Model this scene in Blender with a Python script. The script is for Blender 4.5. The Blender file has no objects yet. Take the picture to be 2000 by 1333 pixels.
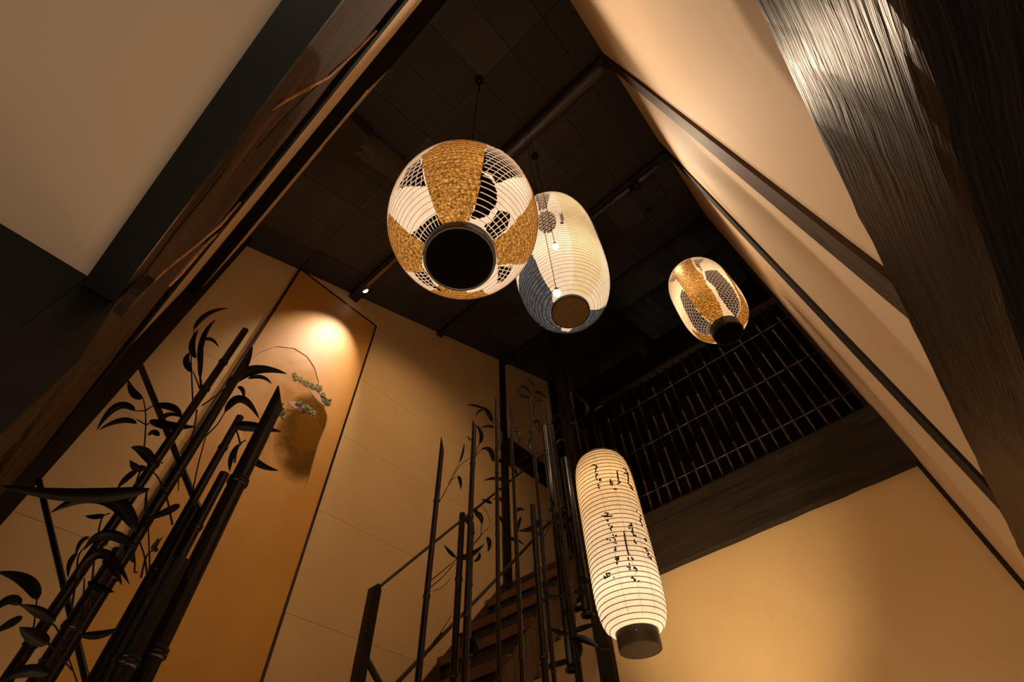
import bpy, math, random
import numpy as np
from mathutils import Vector, Matrix
random.seed(7)
C = bpy.context.scene.collection
scene = bpy.context.scene

# ------------------------------------------------------------------ camera
# The room is laid out in survey units (1 unit = 0.4 m) with the camera at the
# origin: +X runs to the balcony, +Y to the wall with the painting, +Z up.
U = 0.4
SHRINK = 0.625   # the finished room is brought to real size at the very end
TS = 1 / SHRINK
CZ = 1.5
FPX = 965.79
def _rot(a, b, c):
    cx, cy, cz = math.cos(a), math.cos(b), math.cos(c); sx, sy, sz = math.sin(a), math.sin(b), math.sin(c)
    return Matrix(((cz, -sz, 0), (sz, cz, 0), (0, 0, 1))) @ Matrix(((cy, 0, sy), (0, 1, 0), (-sy, 0, cy))) @ Matrix(((1, 0, 0), (0, cx, -sx), (0, sx, cx)))
RM = _rot(0.44548009, -0.48601326, 0.72022512)
cam_d = bpy.data.cameras.new('camera'); cam = bpy.data.objects.new('camera', cam_d); C.objects.link(cam)
cam_d.sensor_width = 36; cam_d.lens = FPX / 2000 * 36; cam_d.clip_start = 0.02; cam_d.clip_end = 100
mw = Matrix.Identity(4)
for i in range(3):
    mw[i][0] = RM[0][i]; mw[i][1] = -RM[1][i]; mw[i][2] = -RM[2][i]
mw[2][3] = CZ
cam.matrix_world = mw
scene.camera = cam

# ------------------------------------------------------------------ light and exposure
w = bpy.data.worlds.new('world'); scene.world = w; w.use_nodes = True
w.node_tree.nodes['Background'].inputs[0].default_value = (1.0, 0.70, 0.46, 1)
w.node_tree.nodes['Background'].inputs[1].default_value = 0.07
scene.view_settings.view_transform = 'Standard'; scene.view_settings.look = 'None'
scene.view_settings.exposure = 0.0; scene.view_settings.gamma = 1.0
scene.view_settings.use_curve_mapping = False
scene.cycles.use_denoising = True
scene.cycles.max_bounces = 6
scene.cycles.sample_clamp_indirect = 4.0
WARM = (1.0, 0.66, 0.34)
PALE = (1.0, 0.76, 0.52)
def M3(x, y, z): return Vector((x * U, y * U, z * U + CZ))
def light(kind, name, loc, power, color=WARM, size=0.05, target=None, spot=60, blend=0.6, sy=None):
    d = bpy.data.lights.new(name, kind); d.energy = power; d.color = color
    o = bpy.data.objects.new(name, d); C.objects.link(o); o.location = M3(*loc)
    if kind == 'AREA':
        d.size = size
        if sy: d.shape = 'RECTANGLE'; d.size_y = sy
    else: d.shadow_soft_size = size
    if kind == 'SPOT': d.spot_size = math.radians(spot); d.spot_blend = blend
    if target:
        o.rotation_euler = (M3(*target) - M3(*loc)).to_track_quat('-Z', 'Y').to_euler()
    return o
# track spot over the painting
light('SPOT', 'painting_spot', (3.85, 8.4, 15.5), 640, (1.0, .80, .60), 0.03, (3.2, 10.4, 11.4), 50, 0.95)
# wall washers: first one added in mid-air, the rest track spots along the joists
light('SPOT', 'wall_spot', (2.4, 5.4, 11.0), 330, (1.0, .80, .62), 0.05, (1.7, -1.0, 7.2), 66, 1.0)
light('SPOT', 'wall_spot', (7.6, 1.6, 16.6), 330, PALE, 0.03, (5.8, -1.0, 7.0), 80, 1.0)
light('SPOT', 'wall_spot', (6.2, 0.2, 16.4), 330, (1.0, .80, .62), 0.02, (6.2, -1.0, 8.0), 17, 1.0)
light('SPOT', 'wall_spot', (8.4, 0.1, 17.2), 300, (1.0, .80, .62), 0.02, (8.4, -1.0, 8.5), 13, 1.0)
light('SPOT', 'wall_spot', (10.9, 0.1, 18.2), 300, (1.0, .80, .62), 0.02, (10.9, -1.0, 8.5), 12, 1.0)
light('SPOT', 'wall_spot', (3.7, 4.5, 15.2), 175, WARM, 0.05, (7.6, 10.4, 7.5), 95, 1.0)
light('SPOT', 'back_wall_fill', (7.2, 4.0, -1.2), 400, (1.0, .76, .42), 0.1, (11.86, 4.0, 6.1), 50, 1.0)  # unseen spot added to spread the long lantern's glow over the wall
light('SPOT', 'back_wall_fill', (6.0, 1.0, -1.6), 75, WARM, 0.1, (11.86, 0.6, 4.0), 60, 1.0)  # second unseen spot, added to brighten the wall's far end
# added area lights below the frame, filling the hall and low plaster
light('AREA', 'hall_fill', (4.0, 4.5, -3.0), 42, WARM, 2.6, (4.0, 4.5, 10.0))
light('AREA', 'plaster_fill', (-3.5, 0.0, -2.6), 18, (1.0, .78, .60), 1.2, (-3.5, 0.2, 3.0))

# ------------------------------------------------------------------ materials
def mat(name): 
    m = bpy.data.materials.new(name); m.use_nodes = True
    n = m.node_tree.nodes; return m, n, m.node_tree.links, n['Principled BSDF']
def ramp(n, stops):
    r = n.new('ShaderNodeValToRGB'); e = r.color_ramp.elements
    e[0].position, e[0].color = stops[0][0], (*stops[0][1], 1); e[1].position, e[1].color = stops[-1][0], (*stops[-1][1], 1)
    for p, c in stops[1:-1]: x = e.new(p); x.color = (*c, 1)
    return r
def coords(n, l, scale=(1, 1, 1), kind='Object'):
    t = n.new('ShaderNodeTexCoord'); mp = n.new('ShaderNodeMapping'); l.new(t.outputs[kind], mp.inputs[0]); mp.inputs['Scale'].default_value = tuple(x * TS for x in scale)
    return mp
def noise(n, l, vec, scale, detail=4, rough=0.55, dist=0.0):
    x = n.new('ShaderNodeTexNoise'); x.inputs['Scale'].default_value = scale; x.inputs['Detail'].default_value = detail
    x.inputs['Roughness'].default_value = rough; x.inputs['Distortion'].default_value = dist; l.new(vec.outputs[0], x.inputs['Vector']); return x
def bump(n, l, src, dst, strength, dist=0.002):
    b = n.new('ShaderNodeBump'); b.inputs['Strength'].default_value = strength; b.inputs['Distance'].default_value = dist
    l.new(src, b.inputs['Height']); l.new(b.outputs[0], dst); return b
def plaster(name, c1, c2, bs=0.25, sc=90):
    m, n, l, b = mat(name); v = coords(n, l)
    a = noise(n, l, v, 1.3, 5); r = ramp(n, [(0.3, c1), (0.7, c2)]); l.new(a.outputs[0], r.inputs[0]); l.new(r.outputs[0], b.inputs['Base Color'])
    b.inputs['Roughness'].default_value = 0.75; b.inputs['Specular IOR Level'].default_value = 0.25
    f = noise(n, l, v, sc, 5); bump(n, l, f.outputs[0], b.inputs['Normal'], bs, 0.004); return m
def wood(name, c1, c2, axis='X', rough=(0.3, 0.6), scale=7, bs=0.5, dist=0.006, spec=0.5, stretch=0.06, fine=4.0):
    # grain streaks run along the given axis
    m, n, l, b = mat(name)
    sc = {'X': (stretch, 1, 1), 'Y': (1, stretch, 1), 'Z': (1, 1, stretch)}[axis]
    v = coords(n, l, sc)
    a = noise(n, l, v, scale, 4, 0.6, 0.5)
    f = noise(n, l, v, scale * fine, 3, 0.6, 1.2)
    mx = n.new('ShaderNodeMix'); mx.data_type = 'FLOAT'; mx.inputs[0].default_value = 0.5
    l.new(a.outputs[0], mx.inputs[2]); l.new(f.outputs[0], mx.inputs[3])
    r = ramp(n, [(0.36, c1), (0.64, c2)]); l.new(mx.outputs[0], r.inputs[0]); l.new(r.outputs[0], b.inputs['Base Color'])
    rr = n.new('ShaderNodeMapRange'); rr.inputs['To Min'].default_value = rough[0]; rr.inputs['To Max'].default_value = rough[1]
    l.new(mx.outputs[0], rr.inputs['Value']); l.new(rr.outputs[0], b.inputs['Roughness'])
    b.inputs['Specular IOR Level'].default_value = spec
    bump(n, l, mx.outputs[0], b.inputs['Normal'], bs, dist); return m
def plain(name, c, rough=0.5, metal=0.0, spec=0.5, emit=None, es=0, nb=0.0, ns=40):
    m, n, l, b = mat(name); b.inputs['Base Color'].default_value = (*c, 1); b.inputs['Roughness'].default_value = rough
    b.inputs['Metallic'].default_value = metal; b.inputs['Specular IOR Level'].default_value = spec
    v = coords(n, l); f = noise(n, l, v, ns, 3)
    r = ramp(n, [(0.3, tuple(x * 0.82 for x in c)), (0.7, tuple(min(1, x * 1.15) for x in c))]); l.new(f.outputs[0], r.inputs[0]); l.new(r.outputs[0], b.inputs['Base Color'])
    if nb: bump(n, l, f.outputs[0], b.inputs['Normal'], nb, 0.003)
    if emit: b.inputs['Emission Color'].default_value = (*emit, 1); b.inputs['Emission Strength'].default_value = es
    return m
def paper(name, c, trans=0.75, ns=30, lo=0.86):
    m, n, l, b = mat(name); n.remove(b); out = n['Material Output']
    v = coords(n, l); f = noise(n, l, v, ns, 4); f2 = noise(n, l, v, 140, 2)
    r = ramp(n, [(0.3, tuple(x * lo for x in c)), (0.7, c)]); l.new(f.outputs[0], r.inputs[0])
    d = n.new('ShaderNodeBsdfDiffuse'); t = n.new('ShaderNodeBsdfTranslucent'); mx = n.new('ShaderNodeMixShader'); mx.inputs[0].default_value = trans
    l.new(r.outputs[0], d.inputs[0]); l.new(r.outputs[0], t.inputs[0]); l.new(d.outputs[0], mx.inputs[1]); l.new(t.outputs[0], mx.inputs[2]); l.new(mx.outputs[0], out.inputs[0])
    bp = n.new('ShaderNodeBump'); bp.inputs['Strength'].default_value = 0.2; bp.inputs['Distance'].default_value = 0.002; l.new(f2.outputs[0], bp.inputs['Height']); l.new(bp.outputs[0], d.inputs['Normal'])
    return m
def gold_leaf(name, sc):
    m, n, l, b = mat(name); n.remove(b); out = n['Material Output']
    v = coords(n, l); f = noise(n, l, v, sc, 6, 0.75); g = noise(n, l, v, sc * 0.16, 3)
    r = ramp(n, [(0.38, (0.10, 0.035, 0.008)), (0.49, (0.46, 0.22, 0.035)), (0.57, (0.80, 0.47, 0.12)), (0.68, (1.0, 0.90, 0.66))]); l.new(f.outputs[0], r.inputs[0])
    r2 = ramp(n, [(0.35, (0.36, 0.15, 0.02)), (0.65, (0.62, 0.33, 0.05))]); l.new(g.outputs[0], r2.inputs[0])
    t = n.new('ShaderNodeBsdfTranslucent'); l.new(r2.outputs[0], t.inputs[0])
    gl = n.new('ShaderNodeBsdfPrincipled'); gl.inputs['Metallic'].default_value = 0.6; gl.inputs['Roughness'].default_value = 0.4; l.new(r.outputs[0], gl.inputs['Base Color'])
    mm = n.new('ShaderNodeMixRGB'); mm.blend_type = 'MULTIPLY'; mm.inputs[0].default_value = 1; l.new(r.outputs[0], mm.inputs[1]); l.new(r2.outputs[0], mm.inputs[2])
    l.new(r.outputs[0], t.inputs[0])
    mx = n.new('ShaderNodeMixShader'); mx.inputs[0].default_value = 0.45; l.new(t.outputs[0], mx.inputs[1]); l.new(gl.outputs[0], mx.inputs[2]); l.new(mx.outputs[0], out.inputs[0])
    return m

WALL = plaster('cream_wall', (0.60, 0.40, 0.20), (0.66, 0.45, 0.24))
WALLT = plaster('tall_wall', (0.66, 0.47, 0.29), (0.72, 0.52, 0.33), 0.15, 50)
PLAST = plaster('low_plaster', (0.50, 0.38, 0.27), (0.55, 0.42, 0.30), 0.1, 30)
CEIL = wood('ceiling_board', (0.036, 0.031, 0.033), (0.056, 0.048, 0.050), 'Y', (0.6, 0.8), 6, 0.15, 0.002, 0.2)
DARKX = wood('dark_timber_x', (0.010, 0.006, 0.004), (0.028, 0.016, 0.010), 'X', (0.45, 0.7), 8, 0.35, 0.004, 0.35)
DARKY = wood('dark_timber_y', (0.010, 0.006, 0.004), (0.028, 0.016, 0.010), 'Y', (0.45, 0.7), 8, 0.35, 0.004, 0.35)
DARKZ = wood('dark_timber_z', (0.010, 0.006, 0.004), (0.026, 0.015, 0.010), 'Z', (0.55, 0.75), 8, 0.35, 0.004, 0.2)
POSTW = wood('brown_post', (0.035, 0.018, 0.008), (0.085, 0.045, 0.022), 'Z', (0.6, 0.8), 8, 0.35, 0.004, 0.15)
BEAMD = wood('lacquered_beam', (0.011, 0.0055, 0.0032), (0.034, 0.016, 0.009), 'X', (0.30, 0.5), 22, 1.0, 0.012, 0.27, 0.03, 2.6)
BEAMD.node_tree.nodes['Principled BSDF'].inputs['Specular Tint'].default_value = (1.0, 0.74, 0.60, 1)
BEAMU = wood('beam_underside_shaded', (0.006, 0.004, 0.003), (0.016, 0.010, 0.007), 'X', (0.6, 0.8), 12, 1.0, 0.015, 0.2, 0.05)  # darker copy of the beam wood, with the underside's shade painted in
SILL = plain('dark_sill', (0.008, 0.006, 0.005), 0.85, spec=0.1)
BEAMA = wood('hewn_beam', (0.012, 0.007, 0.005), (0.12, 0.06, 0.028), 'Y', (0.6, 0.8), 10, 0.9, 0.012, 0.12, 0.06)
BALC = wood('balcony_beam', (0.010, 0.007, 0.005), (0.034, 0.022, 0.014), 'Y', (0.5, 0.7), 9, 0.5, 0.006, 0.25, 0.07)
STAIR = wood('stair_wood', (0.05, 0.018, 0.008), (0.10, 0.036, 0.016), 'Y', (0.3, 0.5), 9, 0.3, 0.003, 0.5)
BLACK = plain('black_lacquer', (0.008, 0.007, 0.006), 0.35)
CAPM = plain('cap_wood', (0.030, 0.017, 0.010), 0.45)
IRON = plain('dark_iron', (0.020, 0.014, 0.011), 0.32, 0.6, 0.6, nb=0.2, ns=60)
IRONL = plain('dark_iron_leaf', (0.012, 0.008, 0.006), 0.5, 0.3, 0.25)
RODM = plain('lattice_rod', (0.06, 0.04, 0.03), 0.28, 0.7, 0.6)
BRASS = plain('aged_metal', (0.30, 0.22, 0.12), 0.35, 0.8)
PAPW = paper('white_paper', (0.98, 0.88, 0.76))
PAPY = paper('yellow_paper', (0.90, 0.78, 0.52))
PAPL = paper('long_lantern_paper', (0.98, 0.88, 0.70))
GOLD = gold_leaf('gold_leaf_large', 95)
GOLDS = gold_leaf('gold_leaf_small', 60)
BLUE = paper('blue_dyed_paper', (0.15, 0.17, 0.23), 0.6, 45, 0.25)
CORDM = plain('black_cord', (0.006, 0.005, 0.005), 0.95, spec=0.02)
CAPG = plain('cap_gold_brown', (0.16, 0.09, 0.03), 0.3, 0.3)  # gold-brown reflection inside the cap painted into the plate colour
MATTBLK = plain('dark_opening_and_cap', (0.005, 0.003, 0.0025), 0.9, spec=0.05)  # flat black: cap plates, and the darkness inside lantern openings painted on
OPENBLUE = plain('blue_dark_opening', (0.03, 0.035, 0.06), 0.9, spec=0.05)  # darkness inside the openings painted as blue-black patches
RIBW = plain('glow_rib', (0.9, 0.66, 0.45), 0.6, emit=(1.0, 0.66, 0.42), es=0.40)  # emission put into the ribs, imitating lamp light from inside
RIBB = plain('bamboo_rib', (0.42, 0.20, 0.09), 0.6)
RIBD = plain('brown_rib', (0.22, 0.10, 0.05), 0.6)
INK = plain('ink', (0.03, 0.015, 0.012), 0.8)
BULB = plain('bulb_glass', (1, 0.9, 0.8), 0.3, emit=(1.0, 0.90, 0.82), es=14)

# ------------------------------------------------------------------ mesh helpers
ORG = {}
def S(x, y, z): return Vector((x * U, y * U, z * U + CZ))
def ray(px, py):
    v = Vector(((px - 1000) / FPX, (py - 666.5) / FPX, 1.0)); return RM.transposed() @ v
def onX(p, X): r = ray(*p); r = r * (X / r[0]); return S(*r)
def onY(p, Y): r = ray(*p); r = r * (Y / r[1]); return S(*r)
def onZ(p, Z): r = ray(*p); r = r * (Z / r[2]); return S(*r)
def at(p, d): r = ray(*p).normalized() * d; return S(*r)
def depth(v): q = (RM @ ((v - Vector((0, 0, CZ))) / U)); return q[2]
class MB:
    def __init__(s): s.v = []; s.f = []; s.m = []; s.mats = []
    def mi(s, m):
        if m not in s.mats: s.mats.append(m)
        return s.mats.index(m)
    def add(s, vs, fs, m=None):
        o = len(s.v); s.v += [Vector(v) for v in vs]; s.f += [tuple(i + o for i in f) for f in fs]
        s.m += [s.mi(m) if m else 0] * len(fs); return s
    def box(s, a, b, m=None, bev=0.0):
        # a, b in survey units
        x0, y0, z0 = a; x1, y1, z1 = b
        vs = [S(x, y, z) for z in (z0, z1) for y in (y0, y1) for x in (x0, x1)]
        return s.add(vs, [(0, 2, 3, 1), (4, 5, 7, 6), (0, 1, 5, 4), (2, 6, 7, 3), (0, 4, 6, 2), (1, 3, 7, 5)], m)
    def prism(s, pts, off, m=None):
        n = len(pts); off = Vector(off); vs = [Vector(p) for p in pts] + [Vector(p) + off for p in pts]
        fs = [tuple(range(n)), tuple(range(2 * n - 1, n - 1, -1))] + [(i, i + n, (i + 1) % n + n, (i + 1) % n) for i in range(n)]
        return s.add(vs, fs, m)
    def tube(s, pts, r, n=8, m=None, closed=False):
        pts = [Vector(p) for p in pts]; k = len(pts); rs = r if hasattr(r, '__len__') else [r] * k
        vs = []; up = None
        for i, p in enumerate(pts):
            if closed: t = (pts[(i + 1) % k] - pts[i - 1])
            else: t = pts[min(i + 1, k - 1)] - pts[max(i - 1, 0)]
            t = t.normalized()
            if up is None: up = t.orthogonal().normalized()
            up = (up - t * up.dot(t)).normalized(); sd = t.cross(up)
            for j in range(n):
                a = 2 * math.pi * j / n; vs.append(p + (up * math.cos(a) + sd * math.sin(a)) * rs[i])
        fs = []
        for i in range(k if closed else k - 1):
            a = i * n; b = ((i + 1) % k) * n
            fs += [(a + j, a + (j + 1) % n, b + (j + 1) % n, b + j) for j in range(n)]
        if not closed: fs += [tuple(range(n - 1, -1, -1)), tuple(range((k - 1) * n, k * n))]
        return s.add(vs, fs, m)
    def lathe(s, c, prof, n=24, m=None, cap0=True, cap1=True):
        # c: metres centre, prof: list of (r, z) metres
        vs = []; fs = []
        for r, z in prof:
            vs += [Vector((c[0] + r * math.cos(2 * math.pi * j / n), c[1] + r * math.sin(2 * math.pi * j / n), c[2] + z)) for j in range(n)]
        for i in range(len(prof) - 1):
            fs += [(i * n + j, i * n + (j + 1) % n, (i + 1) * n + (j + 1) % n, (i + 1) * n + j) for j in range(n)]
        if cap0: fs.append(tuple(range(n - 1, -1, -1)))
        if cap1: fs.append(tuple(range((len(prof) - 1) * n, len(prof) * n)))
        return s.add(vs, fs, m)
    def build(s, name, m=None, parent=None, smooth=False, origin=None):
        o0 = Vector((0, 0, 0))
        if parent is not None: o0 = ORG[parent.name]
        elif origin is not None: o0 = Vector(origin)
        me = bpy.data.meshes.new(name); me.from_pydata([v - o0 for v in s.v], [], s.f)
        mats = s.mats or [m]
        for x in mats: me.materials.append(x)
        if s.mats: me.polygons.foreach_set('material_index', s.m)
        if smooth: me.polygons.foreach_set('use_smooth', [True] * len(me.polygons))
        me.update()
        o = bpy.data.objects.new(name, me); C.objects.link(o); ORG[o.name] = o0
        if parent is not None: o.parent = parent
        else: o.location = o0
        return o
def thing(name, label, cat, loc, group=None):
    o = bpy.data.objects.new(name, None); C.objects.link(o); o.location = loc; ORG[o.name] = Vector(loc)
    o.empty_display_size = 0.1
    tag(o, label, cat, group); return o
def tag(o, label, cat, group=None):
    o['label'] = label; o['category'] = cat
    if group: o['group'] = group
    return o
def struct(o): o['kind'] = 'structure'; return o
def dup(o, name, parent, off):
    c = o.copy(); c.name = name; C.objects.link(c); c.parent = parent; c.location = o.location + off; ORG[c.name] = ORG[o.name]; return c

H0, SL = 14.31, math.tan(0.39203391)
def roof(x): return H0 + SL * x
def clip(poly, f):
    out = []
    for i in range(len(poly)):
        a, b = poly[i], poly[(i + 1) % len(poly)]; fa, fb = f(a), f(b)
        if fa <= 0: out.append(a)
        if (fa < 0 < fb) or (fb < 0 < fa):
            t = fa / (fa - fb); out.append(tuple(a[k] + (b[k] - a[k]) * t for k in range(2)))
    return out
PAT_L1 = {'gold': [[(-0.938,-0.234),(-0.524,-0.153),(-0.383,-0.107),(-0.241,-0.069),(-0.136,-0.038),(-0.09,-0.029),(-0.073,-0.057),(-0.054,-0.087),(-0.084,-0.147),(-0.135,-0.248),(-0.221,-0.39),(-0.369,-0.644),(-0.663,-1.192),(-0.815,-1.101),(-1.025,-0.872),(-1.056,-0.501)],[(-0.582,0.346),(-0.408,0.207),(-0.169,0.084),(-0.082,0.038),(-0.025,0.171),(-0.05,0.105),(-0.031,0.114),(-0.104,0.398),(-0.255,0.525),(-0.463,0.449)],[(0.368,-1.081),(0.182,-0.628),(0.092,-0.334),(0.059,-0.191),(0.025,-0.093),(0.057,-0.078),(0.094,-0.055),(0.177,-0.109),(0.605,-0.278),(0.61,-0.455),(0.57,-0.689),(0.508,-0.869)],[(0.073,0.145),(0.189,0.359),(0.295,0.265),(0.419,0.14),(0.154,0.045),(0.128,0.105)]],'lattice': [[(-0.891,-0.227),(-0.381,-0.1),(-0.541,0.002),(-0.658,0.114),(-0.726,0.076),(-0.866,-0.033)],[(-0.145,-0.043),(-0.09,-0.028),(-0.083,0.037),(-0.173,0.086),(-0.158,0.033)],[(-0.547,-0.974),(-0.333,-0.589),(-0.259,-0.457),(-0.196,-0.478),(-0.127,-0.434),(-0.083,-0.654),(0.118,-1.07),(-0.095,-1.291),(-0.394,-1.282)],[(-0.024,-0.245),(0.039,-0.302),(0.055,-0.203),(0.027,-0.096),(-0.019,-0.11),(-0.012,-0.162)],[(-0.03,0.111),(-0.07,0.239),(-0.015,0.269),(0.078,0.178),(0.016,0.149)],[(0.101,-0.055),(0.215,-0.003),(0.25,-0.045),(0.221,-0.1),(0.197,-0.109)]],'void': [[(-0.249,-0.433),(-0.143,-0.258),(-0.059,-0.104),(-0.043,-0.118),(-0.035,-0.174),(-0.049,-0.277),(-0.08,-0.348),(-0.136,-0.415),(-0.195,-0.441)]]}
PAT_L2 = {'blue': [[(-0.497,0.022),(-0.305,0.009),(-0.169,0.005),(-0.064,0.001),(-0.035,0.011),(-0.009,0.027),(0.013,0.036),(0.016,0.03),(0.029,0.048),(0.053,0.045),(0.036,0.023),(0.035,-0.003),(0.017,-0.023),(0.055,-0.055),(0.126,-0.118),(0.161,-0.094),(0.137,-0.012),(0.119,0.042),(0.084,0.096),(0.049,0.122),(-0.021,0.223),(-0.186,0.412),(-0.403,0.279),(-0.48,0.107)]],'lattice': [[(-1.762,-0.465),(-1.307,-0.971),(-1.247,-0.848),(-1.159,-0.658),(-1.053,-0.539),(-1.162,-0.347),(-1.48,-0.41)],[(-0.694,-0.484),(-0.637,-0.407),(-0.608,-0.334),(-0.61,-0.274),(-0.645,-0.227),(-0.713,-0.195),(-0.806,-0.176),(-0.908,-0.181),(-1.0,-0.218),(-1.057,-0.291),(-1.068,-0.389),(-1.032,-0.485),(-0.958,-0.553),(-0.866,-0.573),(-0.773,-0.547)],[(-0.789,-0.659),(-0.748,-0.745),(-0.573,-0.551),(-0.622,-0.517)]],'yellow': [[(-1.236,-1.153),(-0.986,-0.959),(-0.755,-0.76),(-0.511,-0.527),(-0.324,-0.336),(-0.208,-0.223),(-0.201,-0.215),(-0.089,-0.089),(-0.034,-0.031),(-0.001,-0.038),(0.0,-0.163),(-0.001,-0.3),(-0.024,-0.555),(0.003,-0.656),(-0.044,-0.935),(-0.387,-1.378),(-0.8,-1.368)]]}
PAT_L3 = {'gold': [[(-1.574,0.761),(-1.122,0.463),(-0.83,0.34),(-0.43,0.174),(-0.13,0.056),(-0.03,0.015),(-0.028,0.001),(-0.03,-0.012),(-0.11,-0.045),(-0.267,-0.098),(-0.688,-0.23),(-0.973,-0.385),(-1.154,-0.362),(-1.488,-0.515),(-1.676,-0.708),(-1.771,0.022)],[(-0.363,-1.546),(-0.352,-0.925),(-0.218,-0.476),(-0.093,-0.245),(-0.03,-0.101),(-0.009,-0.034),(-0.007,-0.029),(0.055,-0.039),(0.049,-0.069),(0.12,-0.195),(0.013,-0.285),(-0.176,-0.573),(-0.104,-1.353)],[(-0.096,0.265),(-0.049,0.151),(-0.012,0.065),(-0.001,0.03),(0.039,0.056),(0.086,0.128),(0.034,0.206)]],'lattice': [[(-0.976,-0.524),(-0.707,-0.866),(-0.528,-0.777),(-0.287,-0.498),(-0.066,-0.169),(-0.023,-0.073),(-0.012,-0.036),(-0.039,-0.044),(-0.266,-0.137),(-0.538,-0.264),(-0.766,-0.306)],[(-0.918,0.384),(-0.75,0.543),(-0.493,0.439),(-0.187,0.24),(-0.055,0.145),(-0.012,0.065),(-0.006,0.029),(-0.028,0.016),(-0.137,0.063),(-0.43,0.174),(-0.659,0.265)],[(-1.485,-0.667),(-1.105,-1.245),(-1.241,-0.688),(-1.029,-0.465),(-1.291,-0.511)],[(-1.465,0.746),(-1.279,0.535),(-1.193,0.848),(-1.165,1.161)]]}
STROKES = [[(-171.1,0.689),(-164.3,0.694),(-159.1,0.652),(-163.0,0.624),(-163.4,0.589),(-166.0,0.586)],[(-165.4,0.564),(-161.4,0.551),(-164.5,0.531),(-165.4,0.5)],[(-165.0,0.49),(-163.8,0.471)],[(-160.9,0.465),(-157.0,0.475),(-157.0,0.454),(-161.0,0.461)],[(-166.2,0.41),(-161.5,0.405)],[(-163.3,0.388),(-164.2,0.357)],[(-140.1,0.458),(-141.9,0.385)],[(-140.0,0.425),(-137.1,0.408)],[(-137.4,0.4),(-140.7,0.368)],[(-122.7,0.575),(-124.4,0.496),(-124.8,0.421)],[(-124.8,0.421),(-121.2,0.416)],[(-128.2,0.394),(-124.4,0.413)],[(-138.6,0.328),(-132.0,0.32)],[(-106.1,0.648),(-96.9,0.646),(-100.9,0.608)],[(-108.0,0.564),(-95.8,0.605),(-95.6,0.579),(-101.3,0.572)],[(-96.7,0.576),(-102.5,0.458)],[(-104.8,0.444),(-101.2,0.437)],[(-102.2,0.418),(-96.3,0.417)],[(-99.5,0.392),(-93.6,0.4)],[(-96.5,0.383),(-93.9,0.367)],[(-66.7,0.5),(-66.5,0.452)],[(-101.1,0.1),(-100.3,0.087)],[(-163.3,0.053),(-156.8,0.042),(-160.7,0.008)],[(-168.7,0.031),(-163.4,0.013),(-150.6,-0.002)],[(-162.7,-0.036),(-158.5,-0.043)],[(-157.4,-0.108),(-154.3,-0.112),(-158.8,-0.134),(-157.1,-0.164)],[(-160.1,-0.09),(-159.3,-0.102)],[(-157.3,-0.204),(-155.6,-0.216)],[(-153.7,-0.222),(-150.5,-0.219)],[(-168.5,-0.226),(-166.9,-0.245)],[(-163.7,-0.248),(-163.1,-0.262)],[(-156.7,-0.232),(-155.6,-0.246)],[(-154.8,-0.254),(-155.0,-0.274)],[(-158.2,-0.293),(-156.6,-0.291)],[(-154.6,-0.294),(-154.5,-0.307)],[(-157.0,-0.333),(-157.5,-0.362)],[(-160.2,-0.364),(-156.2,-0.37)],[(-161.1,-0.436),(-155.2,-0.443),(-156.8,-0.476)],[(-161.8,-0.456),(-157.7,-0.456),(-159.5,-0.478)],[(-161.3,-0.5),(-158.4,-0.504)],[(-159.9,-0.49),(-160.5,-0.507)],[(174.2,-0.573),(174.2,-0.603)],[(178.6,-0.559),(179.7,-0.592),(-175.7,-0.595)],[(173.5,-0.589),(179.5,-0.597)],[(-179.2,-0.564),(-173.8,-0.575)],[(-170.0,-0.62),(-169.1,-0.625)],[(-93.8,0.053),(-89.3,0.062)],[(-98.5,0.02),(-94.0,0.023),(-98.8,-0.024),(-95.4,-0.038)],[(-95.5,-0.052),(-96.1,-0.075)],[(-126.4,-0.114),(-118.8,-0.111)],[(-121.1,-0.082),(-121.4,-0.117)],[(-128.1,-0.143),(-125.0,-0.148)],[(-121.1,-0.138),(-122.9,-0.194)],[(-125.3,-0.182),(-121.4,-0.186)],[(-121.7,-0.193),(-122.3,-0.221),(-117.6,-0.233)],[(-120.5,-0.219),(-117.0,-0.219)],[(-123.2,-0.268),(-123.2,-0.295),(-119.9,-0.311)],[(-137.7,-0.182),(-138.0,-0.232),(-138.8,-0.298),(-139.1,-0.363),(-138.7,-0.408)],[(-139.3,-0.395),(-138.2,-0.433)],[(-140.6,-0.457),(-140.5,-0.482)],[(-135.6,-0.458),(-132.4,-0.483)],[(-141.4,-0.518),(-140.2,-0.528)],[(-146.0,-0.549),(-140.2,-0.555),(-143.0,-0.574),(-140.2,-0.578)],[(-135.6,-0.55),(-132.5,-0.561),(-135.9,-0.57)],[(-132.7,-0.567),(-130.3,-0.584)],[(-133.3,-0.594),(-132.0,-0.6)],[(-140.5,-0.639),(-140.1,-0.654),(-143.2,-0.658)],[(-140.3,-0.659),(-137.8,-0.671),(-139.4,-0.688)],[(-136.8,-0.671),(-138.2,-0.682)],[(-133.2,-0.683),(-131.0,-0.691)],[(-98.7,-0.219),(-94.9,-0.224),(-97.5,-0.25)],[(-106.5,-0.34),(-101.7,-0.331)],[(-102.2,-0.339),(-102.2,-0.364),(-98.8,-0.358)],[(-99.8,-0.373),(-98.9,-0.384),(-102.8,-0.41)],[(-101.2,-0.42),(-95.4,-0.415),(-95.5,-0.44)]]
# ------------------------------------------------------------------ setting
FZ = -CZ / U
# floor
f = MB(); f.box((-6, -6, FZ - 0.3), (20, 11, FZ)); struct(f.build('floor', DARKX))
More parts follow.
